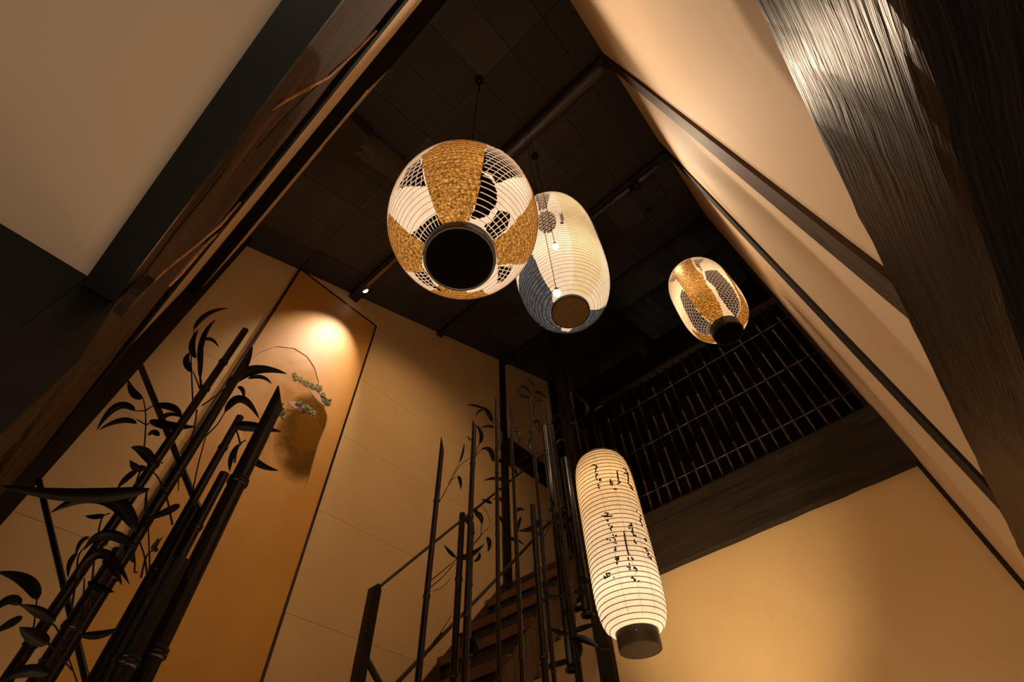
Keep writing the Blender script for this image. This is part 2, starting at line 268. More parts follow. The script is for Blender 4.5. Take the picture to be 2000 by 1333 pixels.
# wall with the painting: paper sheets with fine recessed joints over a backing
b = MB(); b.prism([S(-1.6, 10.42, FZ), S(18.2, 10.42, FZ), S(18.2, 10.42, roof(18.2) + .1), S(-.4, 10.42, roof(-.4) + .1), S(-.4, 10.42, 8.0), S(-1.6, 10.42, 8.0)], (0, 0.08, 0))
wl = struct(b.build('wall_left', plain('joint_backing', (0.36, 0.23, 0.11), 0.9)))
xs = [-1.6, 18.2]
for r in range(11):
    z0 = 4.9 + (r - 4) * 2.42; z1 = z0 + 2.42
    for c_ in range(1):
        dx = 0.9 * (r % 2)
        x0 = xs[c_] + (dx if c_ else 0); x1 = xs[c_ + 1] + 0
        poly = clip([(x0, max(z0, FZ)), (x1, max(z0, FZ)), (x1, z1), (x0, z1)], lambda p: p[1] - roof(p[0]))
        if z0 > 6.5 and poly: poly = clip(poly, lambda p: -.4 - p[0])
        if len(poly) < 3: continue
        g = 0.004
        cx = sum(p[0] for p in poly) / len(poly); cz = sum(p[1] for p in poly) / len(poly)
        poly = [(p[0] + (g if p[0] < cx else -g), p[1] + (g if p[1] < cz else -g)) for p in poly]
        q = MB(); q.prism([S(p[0], 10.385, p[1]) for p in poly], (0, 0.0135, 0)); q.build('wall_sheet', WALL, wl)
# tall right wall
b = MB(); b.prism([S(-.5, -1.03, 3.25), S(11.95, -1.03, 3.25), S(11.95, -1.03, roof(11.95) + .1), S(-.5, -1.03, roof(-.5) + .1)], (0, -0.08, 0)); struct(b.build('wall_right', WALLT))
b = MB(); b.box((3.0, -1.2, FZ), (11.95, -1.031, 3.25)); b2 = struct(b.build('wall_right_lower', WALLT))
b = MB(); b.prism([S(11.95, -1.1, 6.3), S(18.3, -1.1, 6.3), S(18.3, -1.1, roof(18.3) + .1), S(11.95, -1.1, roof(11.95) + .1)], (0, -0.08, 0)); struct(b.build('wall_right_upper', DARKZ))
# stair / balcony wall below the balcony beam
b = MB(); b.box((11.86, -1.03, FZ), (12.1, 10.42, 6.5)); struct(b.build('wall_back', WALL))
b = MB(); b.box((18.2, -1.3, 7.6), (18.5, 10.5, 22.2)); wbu = struct(b.build('wall_back_upper', plain('gap_black', (0.004, 0.003, 0.002), 0.9)))
for k in range(22):
    y0 = -1.1 + k * 0.525; q = MB(); q.box((18.12, y0 + .012, 7.9), (18.2, y0 + .513, 21.6)); q.build('wall_board', DARKZ, wbu)
for k in range(5):
    q = MB(); q.box((18.02, -1.1, 9.2 + k * 2.6), (18.12, 10.4, 9.5 + k * 2.6)); q.build('wall_rail', DARKZ, wbu)
b = MB(); b.box((11.9, -1.1, 7.5), (18.3, 10.42, 7.86)); struct(b.build('floor_balcony', DARKX))

# roof slope: boards between joists
b = MB(); b.prism([S(-.6, -1.3, roof(-.6) + .12), S(19.6, -1.3, roof(19.6) + .12), S(19.6, 10.6, roof(19.6) + .12), S(-.6, 10.6, roof(-.6) + .12)], (0, 0, 0.06))
ce = struct(b.build('ceiling', plain('roof_gap', (0.003, 0.002, 0.002), 0.9)))
xb = [-.6, 1.6, 3.7, 5.7, 7.7, 9.8, 11.9, 14.1, 16.4, 19.5]
rr = random.Random(3)
tints = [CEIL, wood('ceiling_board_b', (0.042, 0.036, 0.038), (0.062, 0.054, 0.056), 'Y', (0.6, 0.8), 6, 0.15, 0.002, 0.2), wood('ceiling_board_c', (0.030, 0.026, 0.028), (0.046, 0.040, 0.042), 'Y', (0.6, 0.8), 6, 0.15, 0.002, 0.2)]
for j in range(11):
    y0 = -1.35 + j * 1.07; y1 = y0 + 1.07
    for i in range(9):
        o = 0.35 * (j % 2) * (1 if i in (1, 3, 5) else 0)
        x0 = xb[i]; x1 = xb[i + 1]; g = .006; d = rr.uniform(0, .03)
        q = MB(); P = [S(x0 + g, y0 + g, roof(x0 + g) + d), S(x1 - g, y0 + g, roof(x1 - g) + d), S(x1 - g, y1 - g, roof(x1 - g) + d), S(x0 + g, y1 - g, roof(x0 + g) + d)]
        q.prism(P, (0, 0, 0.04)); q.build('ceiling_board', rr.choice(tints), ce)
# joists under the roof (run along Y)
def log(p0, p1, r, name, m, seed=0, n=14, k=24, wob=.03):
    r_ = random.Random(seed); q = MB(); pts = []; rs = []
    for i in range(k + 1):
        t = i / k; p = Vector(p0).lerp(Vector(p1), t); pts.append(p + Vector((r_.uniform(-wob, wob) * U, r_.uniform(-wob, wob) * U, r_.uniform(-wob, wob) * U))); rs.append(r * (1 + r_.uniform(-.05, .05)))
    q.tube(pts, rs, n); return q.build(name, m, smooth=True)
RND = wood('round_joist', (0.016, 0.010, 0.007), (0.05, 0.03, 0.02), 'Y', (0.3, 0.5), 8, 0.2, 0.003, 0.6)
q = MB(); q.box((3.5, 5.6, roof(3.66) - .36), (3.85, 10.39, roof(3.5) - .01)); struct(q.build('trim_26', DARKY))
j1 = log(S(3.66, -1.0, roof(3.66) - .2), S(3.66, 5.6, roof(3.66) - .2), .25 * U, 'trim_1', RND, 1, wob=.006); struct(j1)
for k, x in enumerate((7.75, 11.9)):
    q = MB(); q.box((x - .13, -1.0, roof(x) - .26), (x + .13, 10.39, roof(x) - .03)); struct(q.build('trim_%d' % (k + 2), DARKY))
# rough purlin following the slope, with a torn end
q = MB(); prof = []
n = 12; k = 40; vs = []; fs = []; r_ = random.Random(5)
for i in range(k + 1):
    x = .35 + (19.2 - .35) * i / k; zc = roof(x) - .42
    for j in range(n):
        a = 2 * math.pi * j / n; rad = (.36 if j % 2 else .40) * (1 + r_.uniform(-.06, .06)); jag = (r_.uniform(-.35, .25) if i == 0 else 0)
        vs.append(S(x + jag, 5.27 + rad * math.cos(a), zc + rad * math.sin(a) + SL * jag))
for i in range(k): fs += [(i * n + j, i * n + (j + 1) % n, (i + 1) * n + (j + 1) % n, (i + 1) * n + j) for j in range(n)]
fs += [tuple(range(n - 1, -1, -1)), tuple(range(k * n, k * n + n))]
q.add(vs, fs); struct(q.build('trim_4', wood('rough_purlin', (0.02, 0.013, 0.008), (0.06, 0.036, 0.02), 'X', (0.5, 0.7), 8, 0.8, 0.01, 0.4)))
q = MB(); q.box((-.45, 4.7, roof(-.45) - .75), (.45, 5.8, roof(-.45) - .1)); struct(q.build('trim_5', DARKX))  # dark block added for the shadow beside the purlin's torn end
q = MB(); q.prism([S(11.9, 4.6, roof(11.9) - .1), S(18.1, 4.6, roof(18.1) - .1), S(18.1, 4.6, roof(18.1) - .55), S(11.9, 4.6, roof(11.9) - .55)], (0, .55 * U, 0)); struct(q.build('trim_6', DARKX))
# posts on the painting wall, lintel and upper strip
q = MB(); q.prism([S(11.62, 10.3, 7.2), S(11.62, 10.3, roof(11.62) - .01), S(11.98, 10.3, roof(11.98) - .01), S(11.98, 10.3, 7.2)], (0, .035, 0)); struct(q.build('trim_7', DARKZ))
q = MB(); q.prism([S(15.7, 10.28, 7.8), S(15.7, 10.28, roof(15.7) - .01), S(16.6, 10.28, roof(16.6) - .01), S(16.6, 10.28, 7.8)], (0, .045, 0)); struct(q.build('trim_8', DARKZ))
q = MB(); q.box((11.98, 10.24, 13.05), (15.7, 10.38, 14.15)); struct(q.build('trim_9', DARKX))
# corner post beside the stair, floor to roof
q = MB(); q.box((11.66, 6.95, FZ), (12.0, 7.36, roof(11.7) - .02)); struct(q.build('trim_10', DARKZ))
# balcony beam
q = MB()
y0, y1 = -1.02, 6.95
ys = [y0 + (y1 - y0) * i / 20 for i in range(21)]; r_ = random.Random(9); dz = [r_.uniform(-.02, .02) for _ in ys]
vs = []; fs = []
for i, y in enumerate(ys): vs += [S(11.62, y, 6.33 + dz[i] * .5), S(11.62, y, 7.88), S(12.05, y, 7.88), S(12.05, y, 6.33 + dz[i] * .5)]
for i in range(20): fs += [(i * 4 + j, (i + 1) * 4 + j, (i + 1) * 4 + (j + 1) % 4, i * 4 + (j + 1) % 4) for j in range(4)]
fs += [(3, 2, 1, 0), (80, 81, 82, 83)]
q.add(vs, fs); q.box((11.70, -1.02, 7.88), (12.05, 6.95, 7.97)); bb = struct(q.build('trim_11', BALC))
q = MB(); q.box((11.612, -1.02, 7.50), (11.622, 6.95, 7.52)); q.build('beam_groove', BLACK, bb)
# wall posts on the tall right wall
def wallpost(x0, x1, zf, front, name, m1, m2, z0=3.2):
    q = MB(); q.prism([S(x0, -1.05, z0), S(x1, -1.05, z0), S(x1, -1.05, roof(x1) - .01), S(x0, -1.05, roof(x0) - .01)], (0, (1.05 + front) * U, 0), m1)
    o = struct(q.build(name)); return o
wallpost(3.45, 3.93, 0, -.975, 'trim_12', POSTW, POSTW)
wallpost(7.17, 7.74, 0, -.985, 'trim_13', DARKZ, DARKZ)
q = MB(); q.box((11.76, -1.03, FZ), (11.87, -.95, 6.33)); struct(q.build('trim_14', DARKZ))
q = MB(); q.box((11.9, -1.1, 8.0), (12.05, -.92, roof(11.9))); struct(q.build('trim_15', DARKZ))
# big lacquered beam on the right and the low boarded ceiling behind it
q = MB(); r_ = random.Random(11); vs = []; fs = []; K = 60; rows = [(-1.0, 3.30), (-.985, 3.22), (-.99, 2.65), (-.985, 2.10), (-1.0, 2.01), (-1.5, 2.0), (-2.0, 2.02), (-2.0, 3.3)]
for i in range(K + 1):
    x = -.6 + (13.0 + .6) * i / K
    for j, (yy, zz) in enumerate(rows): vs.append(S(x, yy + r_.uniform(-.006, .006), zz + r_.uniform(-.012, .012)))
R_ = len(rows)
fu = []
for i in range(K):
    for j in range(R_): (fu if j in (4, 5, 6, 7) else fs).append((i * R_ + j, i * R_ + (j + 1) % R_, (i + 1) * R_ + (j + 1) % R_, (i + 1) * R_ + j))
fs += [tuple(range(R_ - 1, -1, -1)), tuple(range(K * R_, K * R_ + R_))]
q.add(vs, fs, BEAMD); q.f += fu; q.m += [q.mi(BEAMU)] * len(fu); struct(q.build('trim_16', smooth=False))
q = MB(); q.box((-6, -6, 2.62), (13, -2.0, 2.7)); lc = struct(q.build('ceiling_low_right', BLACK))
for k in range(10):
    q = MB(); q.box((-4, -2.03 - .4 * (k + 1), 2.5), (13, -2.05 - .4 * k, 2.62)); q.build('ceiling_board', DARKX, lc)
# ---- side over the camera: hewn beam, sill, plaster strip and roof plate
AX = -.39
q = MB()
low = [(-1.0, 3.0), (1.0, 3.0), (3.1, 3.02), (5.2, 3.43), (6.7, 3.63), (10.38, 4.1)]
top = [(-1.0, 5.72), (1.0, 5.7), (3.5, 5.66), (6.0, 5.7), (8.0, 5.75), (9.2, 5.8), (10.38, 5.85)]
def yaw(y): return AX + .012 * max(0, y - 1)
NB = 40; vs = []; fs = []; r_ = random.Random(13); W = 6
def interp(a, y):
    for i in range(len(a) - 1):
        if a[i][0] <= y <= a[i + 1][0]: t = (y - a[i][0]) / (a[i + 1][0] - a[i][0]); return a[i][1] + (a[i + 1][1] - a[i][1]) * t
    return a[-1][1]
for i in range(NB + 1):
    y = -1.0 + 11.38 * i / NB; zl = interp(low, y); zt = interp(top, y)
    for j in range(W): t = j / (W - 1); vs.append(S(yaw(y) + r_.uniform(-.006, .006) - (.03 if j in (0, W - 1) else 0), y, zl + (zt - zl) * t))
    vs.append(S(yaw(y) - .2, y, zt)); vs.append(S(yaw(y) - .19, y, zl))
R_ = W + 2
for i in range(NB): fs += [(i * R_ + j, i * R_ + (j + 1) % R_, (i + 1) * R_ + (j + 1) % R_, (i + 1) * R_ + j) for j in range(R_)]
fs += [tuple(range(R_ - 1, -1, -1)), tuple(range(NB * R_, NB * R_ + R_))]
q.add(vs, fs); hb = struct(q.build('trim_17', BEAMA))
# bright sapwood seams of the split beam
SAP = wood('sapwood', (0.25, 0.11, 0.035), (0.75, 0.38, 0.14), 'Y', (0.5, 0.7), 9, 0.6, 0.006, 0.3)
def seam(pts, wpx, m, name='split'):
    q = MB(); P = []
    for p in pts:
        X = -.38
        for _ in range(4): v = onX(p, X); X = yaw(v[1] / U) + .004
        P.append(v)
    rs = [1.3 * w_ * depth(v) / FPX * U / 2 for w_, v in zip(wpx, P)]
    q.tube(P, rs, 6); q.build(name, m, hb)
seam([(735, 60), (690, 105), (640, 150), (560, 195), (532, 215)], [3, 5, 7, 6, 2], SAP)
seam([(470, 395), (430, 440), (370, 490), (320, 530), (285, 565)], [2, 5, 5, 5, 3], SAP)
seam([(440, 440), (400, 480), (352, 535), (330, 560)], [2, 5, 7, 3], SAP)
seam([(457, 305), (430, 345), (395, 390), (345, 450), (268, 555)], [1, 2, 2.5, 2.5, 2], BLACK, 'crack')
seam([(735, 75), (660, 130), (560, 225), (500, 290)], [1, 2, 3, 2], BLACK, 'crack')
def slanted(x0, xa, ya, sl, y0, y1, z0, z1, name, m):
    # member whose inner face drifts by sl per unit along Y
    f_ = lambda y: xa + sl * (y - ya)
    q = MB(); q.prism([S(x0, y0, z0), S(f_(y0), y0, z0), S(f_(y1), y1, z0), S(x0, y1, z0)], (0, 0, (z1 - z0) * U)); return struct(q.build(name, m))
slanted(-.62, -.376, .8, .011, -1, 9.9, 5.80, 6.22, 'trim_18', SILL)
slanted(-.66, -.49, 1.2, .0085, -1, 10.38, 6.2, 11.0, 'wall_front', WALLT)
slanted(-.62, -.267, 1.0, .0125, -1, 10.38, 10.72, 11.1, 'trim_19', SILL)
slanted(-.62, -.262, 1.0, .0125, 3.2, 10.38, 11.1, 14.05, 'wall_front_upper', WALLT)
slanted(-.62, -.255, 1.0, .0125, -1, 3.2, 11.1, 14.1, 'trim_28', SILL)
q = MB(); q.box((-.44, 9.95, FZ), (-.02, 10.39, roof(-.3))); struct(q.build('trim_20', DARKZ))
# low plaster ceiling over the camera side, its end beam, dark wall and brown panel
q = MB(); q.box((-9, -6, 3.02), (-.5, 3.17, 3.12)); struct(q.build('ceiling_low', PLAST))
q = MB(); q.box((-9, 3.17, FZ), (-.6, 3.45, 3.3)); q.box((-.6, 3.17, FZ), (-.277, 3.2, 2.43)); struct(q.build('wall_side', plain('dark_side_wall', (0.007, 0.0075, 0.007), 0.7)))
q = MB(); q.box((-9, 3.13, 2.6), (-2.2, 3.2, 3.02)); struct(q.build('trim_22', DARKX))
q = MB(); q.box((-.6, 3.2, FZ), (-.276, 4.25, 2.43)); struct(q.build('trim_23', POSTW))
q = MB(); q.prism([S(-.6, 3.18, 2.43), S(-.276, 3.18, 2.43), S(-.38, 3.18, 2.98), S(-.6, 3.18, 2.98)], (0, 1.05 * U, 0)); struct(q.build('trim_27', BLACK))
q = MB(); q.box((-.36, 3.06, 2.98), (-.30, 3.3, 3.22)); struct(q.build('trim_24', DARKX))
q = MB(); q.box((-.585, -1.0, 2.94), (-.392, 3.17, 2.995)); struct(q.build('trim_25', BLACK))  # black board added to darken the hewn beam's underside
# ------------------------------------------------------------------ painting
PX0, PX1, PZ1, PZ0 = 1.62, 4.83, 14.92, 0.9
pt = thing('wall_painting', 'tall gold painting with dark thin frame on cream wall, lit by a spotlight', 'painting', S(3.2, 10.38, PZ0))
m, n, l, b = mat('painted_gold')
tc = n.new('ShaderNodeTexCoord'); sx = n.new('ShaderNodeSeparateXYZ'); l.new(tc.outputs['Object'], sx.inputs[0])
v = coords(n, l); nz = noise(n, l, v, 1.6, 3, 0.5)
gr = ramp(n, [(0.3, (0.50, 0.23, 0.035)), (0.7, (0.58, 0.29, 0.055))]); l.new(nz.outputs[0], gr.inputs[0])
l.new(gr.outputs[0], b.inputs['Base Color']); b.inputs['Roughness'].default_value = 0.5; b.inputs['Specular IOR Level'].default_value = 0.4
q = MB(); q.box((PX0, 10.31, PZ0), (PX1, 10.384, PZ1)); q.build('panel', m, pt)
fr = plain('dark_frame', (0.02, 0.008, 0.006), 0.3)
for a, c_ in (((PX0 - .03, 10.29, PZ0), (PX0 + .03, 10.384, PZ1)), ((PX1 - .03, 10.29, PZ0), (PX1 + .03, 10.384, PZ1)), ((PX0, 10.29, PZ1 - .03), (PX1, 10.384, PZ1 + .03))):
    q = MB(); q.box(a, c_); q.build('frame', fr, pt)
# painted mountain, ink washes and pines are flat print on the panel, one thin layer each
def pan(px): p = onY(px, 10.308); return p
def blob(name, pts, m, dy=0.0, sm=3):
    P = [pan(p) for p in pts]; n_ = len(P)
    Q = []
    for i in range(n_):
        for k in range(sm):
            t = k / sm; p0, p1, p2, p3 = P[i - 1], P[i], P[(i + 1) % n_], P[(i + 2) % n_]
            Q.append(0.5 * ((2 * p1) + (p2 - p0) * t + (2 * p0 - 5 * p1 + 4 * p2 - p3) * t * t + (3 * p1 - p0 - 3 * p2 + p3) * t ** 3))
    q = MB(); q.prism([x + Vector((0, -dy, 0)) for x in Q], (0, -.0006, 0)); return q.build(name, m, pt)
def wash(name, col, cen, rad, dens):
    # soft-edged pigment fading out from a centre given in metres on the panel
    m, n, l, b = mat(name); b.inputs['Base Color'].default_value = (*col, 1); b.inputs['Roughness'].default_value = 0.9; b.inputs['Specular IOR Level'].default_value = 0.0
    tc = n.new('ShaderNodeTexCoord'); mp = n.new('ShaderNodeMapping'); l.new(tc.outputs['Object'], mp.inputs[0])
    mp.inputs['Location'].default_value = (-cen[0] / rad[0], 0, -cen[1] / rad[1]); mp.inputs['Scale'].default_value = (TS / rad[0], 0, TS / rad[1])
    g = n.new('ShaderNodeTexGradient'); g.gradient_type = 'SPHERICAL'; nv = noise(n, l, coords(n, l), 5, 4); 
    l.new(mp.outputs[0], g.inputs[0]); mu = n.new('ShaderNodeMath'); mu.operation = 'MULTIPLY'; l.new(g.outputs['Fac'], mu.inputs[0])
    r = ramp(n, [(0.3, (.3,) * 3), (0.7, (1,) * 3)]); l.new(nv.outputs[0], r.inputs[0]); l.new(r.outputs[0], mu.inputs[1])
    m2 = n.new('ShaderNodeMath'); m2.operation = 'MULTIPLY'; m2.inputs[1].default_value = dens; m2.use_clamp = True; l.new(mu.outputs[0], m2.inputs[0]); l.new(m2.outputs[0], b.inputs['Alpha']); return m
po = ORG[pt.name]
def loc(px): p = pan(px) - po; return (p[0], p[2])
blob('mountain', [(480, 720), (500, 692), (540, 677), (580, 683), (610, 708), (622, 745), (628, 790), (640, 800), (638, 835), (618, 880), (602, 930), (560, 935), (500, 900), (470, 830)], wash('mountain_wash', (0.70, 0.38, 0.09), loc((565, 790)), (.52, 1.0), 0.5), .0004)
blob('ink_wash', [(520, 760), (580, 735), (622, 765), (634, 798), (639, 815), (636, 832), (622, 868), (612, 900), (598, 945), (560, 990), (500, 940), (500, 840)], wash('ink_wash_paint', (0.15, 0.065, 0.010), loc((604, 848)), (.36, .62), 2.4), .001)
def outline(pts, wd, col, name='outline'):
    q = MB(); P = [pan(p) + Vector((0, -.002, 0)) for p in pts]; q.tube(P, wd, 4); return q.build(name, col, pt)
LINE = plain('paint_line', (0.30, 0.17, 0.08), 0.6)
outline([(480, 722), (490, 703), (510, 687), (540, 677), (575, 681), (600, 697), (615, 720), (622, 745), (621, 765)], .0035, LINE)
outline([(610, 772), (622, 790), (634, 800), (638, 812), (636, 832), (622, 866), (612, 900), (603, 935), (595, 955)], .004, LINE)
outline([(560, 800), (580, 802), (600, 806)], .003, LINE)
GRN = [plain('pine_green', (0.07, 0.085, 0.028), 0.9), plain('pine_dark', (0.025, 0.038, 0.014), 0.9), plain('pine_pale', (0.20, 0.17, 0.065), 0.9)]
PINKM = plain('pine_ground', (0.42, 0.20, 0.14), 0.7); TRK = plain('pine_trunk', (0.32, 0.17, 0.09), 0.7)
rp = random.Random(21)
def pine(cx, cy, w_, h_, kk, name='painted_pine'):
    q = MB()
    for i in range(kk):
        ax = cx + rp.uniform(-w_, w_); ay = cy + rp.uniform(-h_, h_) + (ax - cx) * .5; r0 = rp.uniform(1.8, 3.6); p = [pan((ax + r0 * 1.3 * math.cos(t * .7), ay + r0 * .8 * math.sin(t * .7))) + Vector((0, -.0015 - .0004 * i, 0)) for t in range(9)]
        q.prism(p, (0, -.0004, 0), rp.choice(GRN if cy > 780 else [GRN[0], GRN[2], GRN[2]]))
        q.tube([pan((ax, ay)) + Vector((0, -.001, 0)), pan((ax + 1, ay + r0 * 1.9)) + Vector((0, -.001, 0))], .003, 4, TRK)
    q.build(name, None, pt)
pine(583, 738, 9, 6, 14); pine(607, 753, 12, 5, 18); pine(624, 759, 5, 6, 10); pine(637, 781, 8, 8, 24); pine(594, 796, 14, 6, 34); pine(547, 801, 9, 12, 24); pine(611, 808, 6, 5, 10)
blob('painted_ground', [(600, 756), (612, 762), (628, 776), (634, 792), (624, 786), (610, 770)], PINKM, .0012)
blob('painted_ground', [(562, 786), (575, 784), (590, 790), (596, 802), (580, 800)], PINKM, .0012)

# ------------------------------------------------------------------ lanterns
def inpoly(x, y, poly):
    c_ = False; j = len(poly) - 1
    for i in range(len(poly)):
        if (poly[i][1] > y) != (poly[j][1] > y) and x < (poly[j][0] - poly[i][0]) * (y - poly[i][1]) / (poly[j][1] - poly[i][1]) + poly[i][0]: c_ = not c_
        j = i
    return c_
def classify(pat, th, s):
    x, y = (s + 1.02) * math.cos(th), (s + 1.02) * math.sin(th)
    for k in pat:
        for i, poly in enumerate(pat[k]):
            if inpoly(x, y, poly): return k + str(i)
    return None
def rad(a, p, s): return a * max(0.0, 1 - abs(s) ** p) ** (1 / p)
def surf(L, th, s, out=0.0):
    x, y, z, a, b_, p, rc = L; r = rad(a, p, s) + out
    return S(x + r * math.cos(th), y + r * math.sin(th), z + b_ * s)
def slist(L, n_):
    x, y, z, a, b_, p, rc = L; sm = (1 - (rc / a) ** p) ** (1 / p)
    # even steps along the profile
    ss = [-sm + 2 * sm * i / 2000 for i in range(2001)]; acc = [0]
    for i in range(2000): acc.append(acc[-1] + math.hypot(rad(a, p, ss[i + 1]) - rad(a, p, ss[i]), b_ * (ss[i + 1] - ss[i])))
    out = []; k = 0
    for i in range(n_ + 1):
        t = acc[-1] * i / n_
        while k < 2000 and acc[k] < t: k += 1
        out.append(ss[k])
    return out
def lantern(name, label, L, NT, NS, matof, nring, ringmode, cord_top, cap_h, cap_m, pat=None, latt=None, rib_m=RIBB, bulbs=(), rib_r=.004, separate=False, group=None, top_ring=True):
    x, y, z, a, b_, p, rc = L
    root = thing(name, label, 'lantern', S(x, y, z - b_), group)
    ss = slist(L, NS); V = []; kinds = {}
    for s in ss: V += [surf(L, 2 * math.pi * j / NT, s) for j in range(NT)]
    grid = {}
    for i in range(NS):
        for j in range(NT):
            k = matof(2 * math.pi * (j + .5) / NT, (ss[i] + ss[i + 1]) / 2); grid[i, j] = k
            kinds.setdefault(k, []).append((i * NT + j, i * NT + (j + 1) % NT, (i + 1) * NT + (j + 1) % NT, (i + 1) * NT + j))
    names = {'gold': ('gold_leaf_panel', GOLD if a > .87 and NT > 150 and nring < 40 else GOLDS), 'lattice': ('openwork_panel', MATTBLK if pat is PAT_L1 else OPENBLUE), 'void': ('openwork_panel', MATTBLK), 'white': ('paper_shade', PAPW),
             'yellow': ('yellow_paper_panel', PAPY), 'blue': ('blue_paper_panel', BLUE), 'long': ('paper_shade', PAPL)}
    for k, fs in kinds.items():
        kk = k; k = k.rstrip('0123456789'); used = sorted({i for f in fs for i in f}); mp_ = {u: i for i, u in enumerate(used)}
        q = MB(); q.add([V[u] for u in used], [tuple(mp_[i] for i in f) for f in fs]); o = q.build(names[k][0], names[k][1], root, smooth=True)
        if k in ('lattice', 'void'): o['label'] = 'dark opaque patch standing in for the see-through openwork'
    # ribs: horizontal hoops
    rs_ = slist(L, nring); q = MB(); ql = MB(); qb = MB(); NR = 72
    for i in range(1, nring):
        s = rs_[i]
        if pat:
            runs = []; cur = None
            for j in range(NT + 1):
                th = 2 * math.pi * j / NT; k = matof(th + 1e-3, s); op = 1 if k.startswith(('lattice', 'void')) else 2 if k.startswith('blue') or (nring > 40 and k.startswith('gold')) else 0
                if cur is None or cur[0] != op: 
                    if cur: cur[1].append(th)
                    cur = [op, [th]]; runs.append(cur)
                else: cur[1].append(th)
            for op, ths in runs:
                if len(ths) > 2:
                    if op == 1: ql.tube([surf(L, t, s, .006) for t in ths], rib_r * 1.15, 5)
                    elif op == 2: qb.tube([surf(L, t, s, .002) for t in ths], rib_r * 1.5, 4)
                    else: q.tube([surf(L, t, s, .002) for t in ths[::2] + ([ths[-1]] if len(ths) % 2 == 0 else [])], rib_r * .6, 4)
        else:
            if separate:
                qq = MB(); qq.tube([surf(L, 2 * math.pi * j / NR, s, .003) for j in range(NR)], rib_r, 5, closed=True); qq.build('rib', rib_m, root, smooth=True)
            else: q.tube([surf(L, 2 * math.pi * j / NR, s, .003) for j in range(NR)], rib_r, 5, closed=True)
    if q.v: o = q.build('rib', rib_m, root, smooth=True); o['kind'] = 'stuff'
    if qb.v: o = qb.build('rib', BLACK if pat is PAT_L2 else RIBD, root, smooth=True); o['kind'] = 'stuff'
    # cross ribs only inside the openwork
    if latt:
        for (turn, cnt) in latt:
            for c_ in range(cnt):
                t0 = 2 * math.pi * c_ / cnt; pts = []
                for i in range(NS * 2 + 1):
                    s = ss[0] + (ss[-1] - ss[0]) * i / (NS * 2); th = t0 + turn * (s + 1)
                    if matof(th, s).startswith('lattice'): pts.append(surf(L, th, s, .008))
                    else:
                        if len(pts) > 2: ql.tube(pts, rib_r * 1.1, 4)
                        pts = []
                if len(pts) > 2: ql.tube(pts, rib_r * 1.1, 4)
    if ql.v: o = ql.build('openwork_rib', RIBW, root, smooth=True); o['kind'] = 'stuff'; o['label'] = 'pale ribs with added glow over the openwork'
    # end rings
    zb = z - b_ * abs(ss[0]); zt = z + b_ * abs(ss[-1])
    if cap_h:
        q = MB(); R0 = rc * U * .985; h = cap_h * U
        q.lathe(S(x, y, zb), [(R0 * 1.0, .012), (R0 * 1.0, -h * .92), (R0 * .985, -h), (R0 * .93, -h)], 64, cap0=False, cap1=False)
        cap = q.build('bottom_cap', cap_m, root, smooth=False)
        q = MB(); q.lathe(S(x, y, zb), [(R0 * .93, -h * .985), (R0 * .93, -h * .93)], 64); q.build('cap_plate', (CAPG if pat is PAT_L2 else MATTBLK) if cap_m is not CAPM else CAPM, cap)
        q = MB(); d_ = Vector((-x, -y, 0)).normalized(); q.tube([S(x, y, zb) + d_ * R0 * .98 + Vector((0, 0, -h * .35)), S(x, y, zb) + d_ * (R0 + .004) + Vector((0, 0, -h * .35))], .004 if cap_m is not CAPM else .006, 8); q.build('cap_pin', BRASS, cap)
    q = MB(); q.lathe(S(x, y, zt), [(rc * U, -.005), (rc * U, .035), (rc * U * .9, .035), (rc * U * .9, -.005)], 48, cap0=False, cap1=False); q.build('top_ring', BLACK, root)
    q = MB(); q.tube([S(x - rc, y, zt + .06), S(x + rc, y, zt + .06)], .005, 6); q.tube([S(x - rc * .98, y, zt + .06), S(x, y, zt + .6), S(x + rc * .98, y, zt + .06)], .0025, 6); q.build('hanger', CORDM, root)
    q = MB(); cr = Vector(cord_top); q.tube([S(x, y, zt + .55), cr], .0035, 6); q.build('cord', CORDM, root)
    q = MB(); q.lathe(cr, [(.05, 0.0), (.05, -.012), (.02, -.045), (.012, -.06)], 16); q.build('canopy', BLACK, root)
    return root
# -- round gold lantern
L1 = (1.544, 1.901, 5.612, .882, .977, 2.2, .382)
def mat1(th, s):
    k = classify(PAT_L1, th, s)
    if k: return k
    t = (math.degrees(th) + 129) % 360
    if 165 < t < 205: return 'gold9'
    return 'white'
g = thing_dummy = None
rt = lantern('paper_lantern', 'big round lantern with gold bands and black base, nearest of the four', L1, 288, 130, mat1, 33, 0, S(1.544, 1.901, roof(1.544)), .10, BLACK, PAT_L1, [(.5, 66)], RIBB, rib_r=.0019)
# turned knot on the cord
q = MB(); q.tube([S(1.56, 1.90, roof(1.54) - .05), S(1.60, 1.92, roof(1.54) - .35), S(1.55, 1.9, roof(1.54) - .5), S(1.57, 1.9, roof(1.54) - 1.3)], .008, 6); q.build('cord_knot', CORDM, rt)
# -- tall pale and blue lantern
L2 = (4.4, 2.244, 9.259, .908, 2.128, 3.2, .345)
def mat2(th, s):
    k = classify(PAT_L2, th, s)
    return k or 'white'
lantern('paper_lantern', 'oval cream lantern with a blue lower side, behind the big round lantern', L2, 240, 130, mat2, 58, 0, S(4.4, 2.244, roof(4.4)), .05, BLACK, PAT_L2, [(2.2, 44)], RIBD, rib_r=.0019)
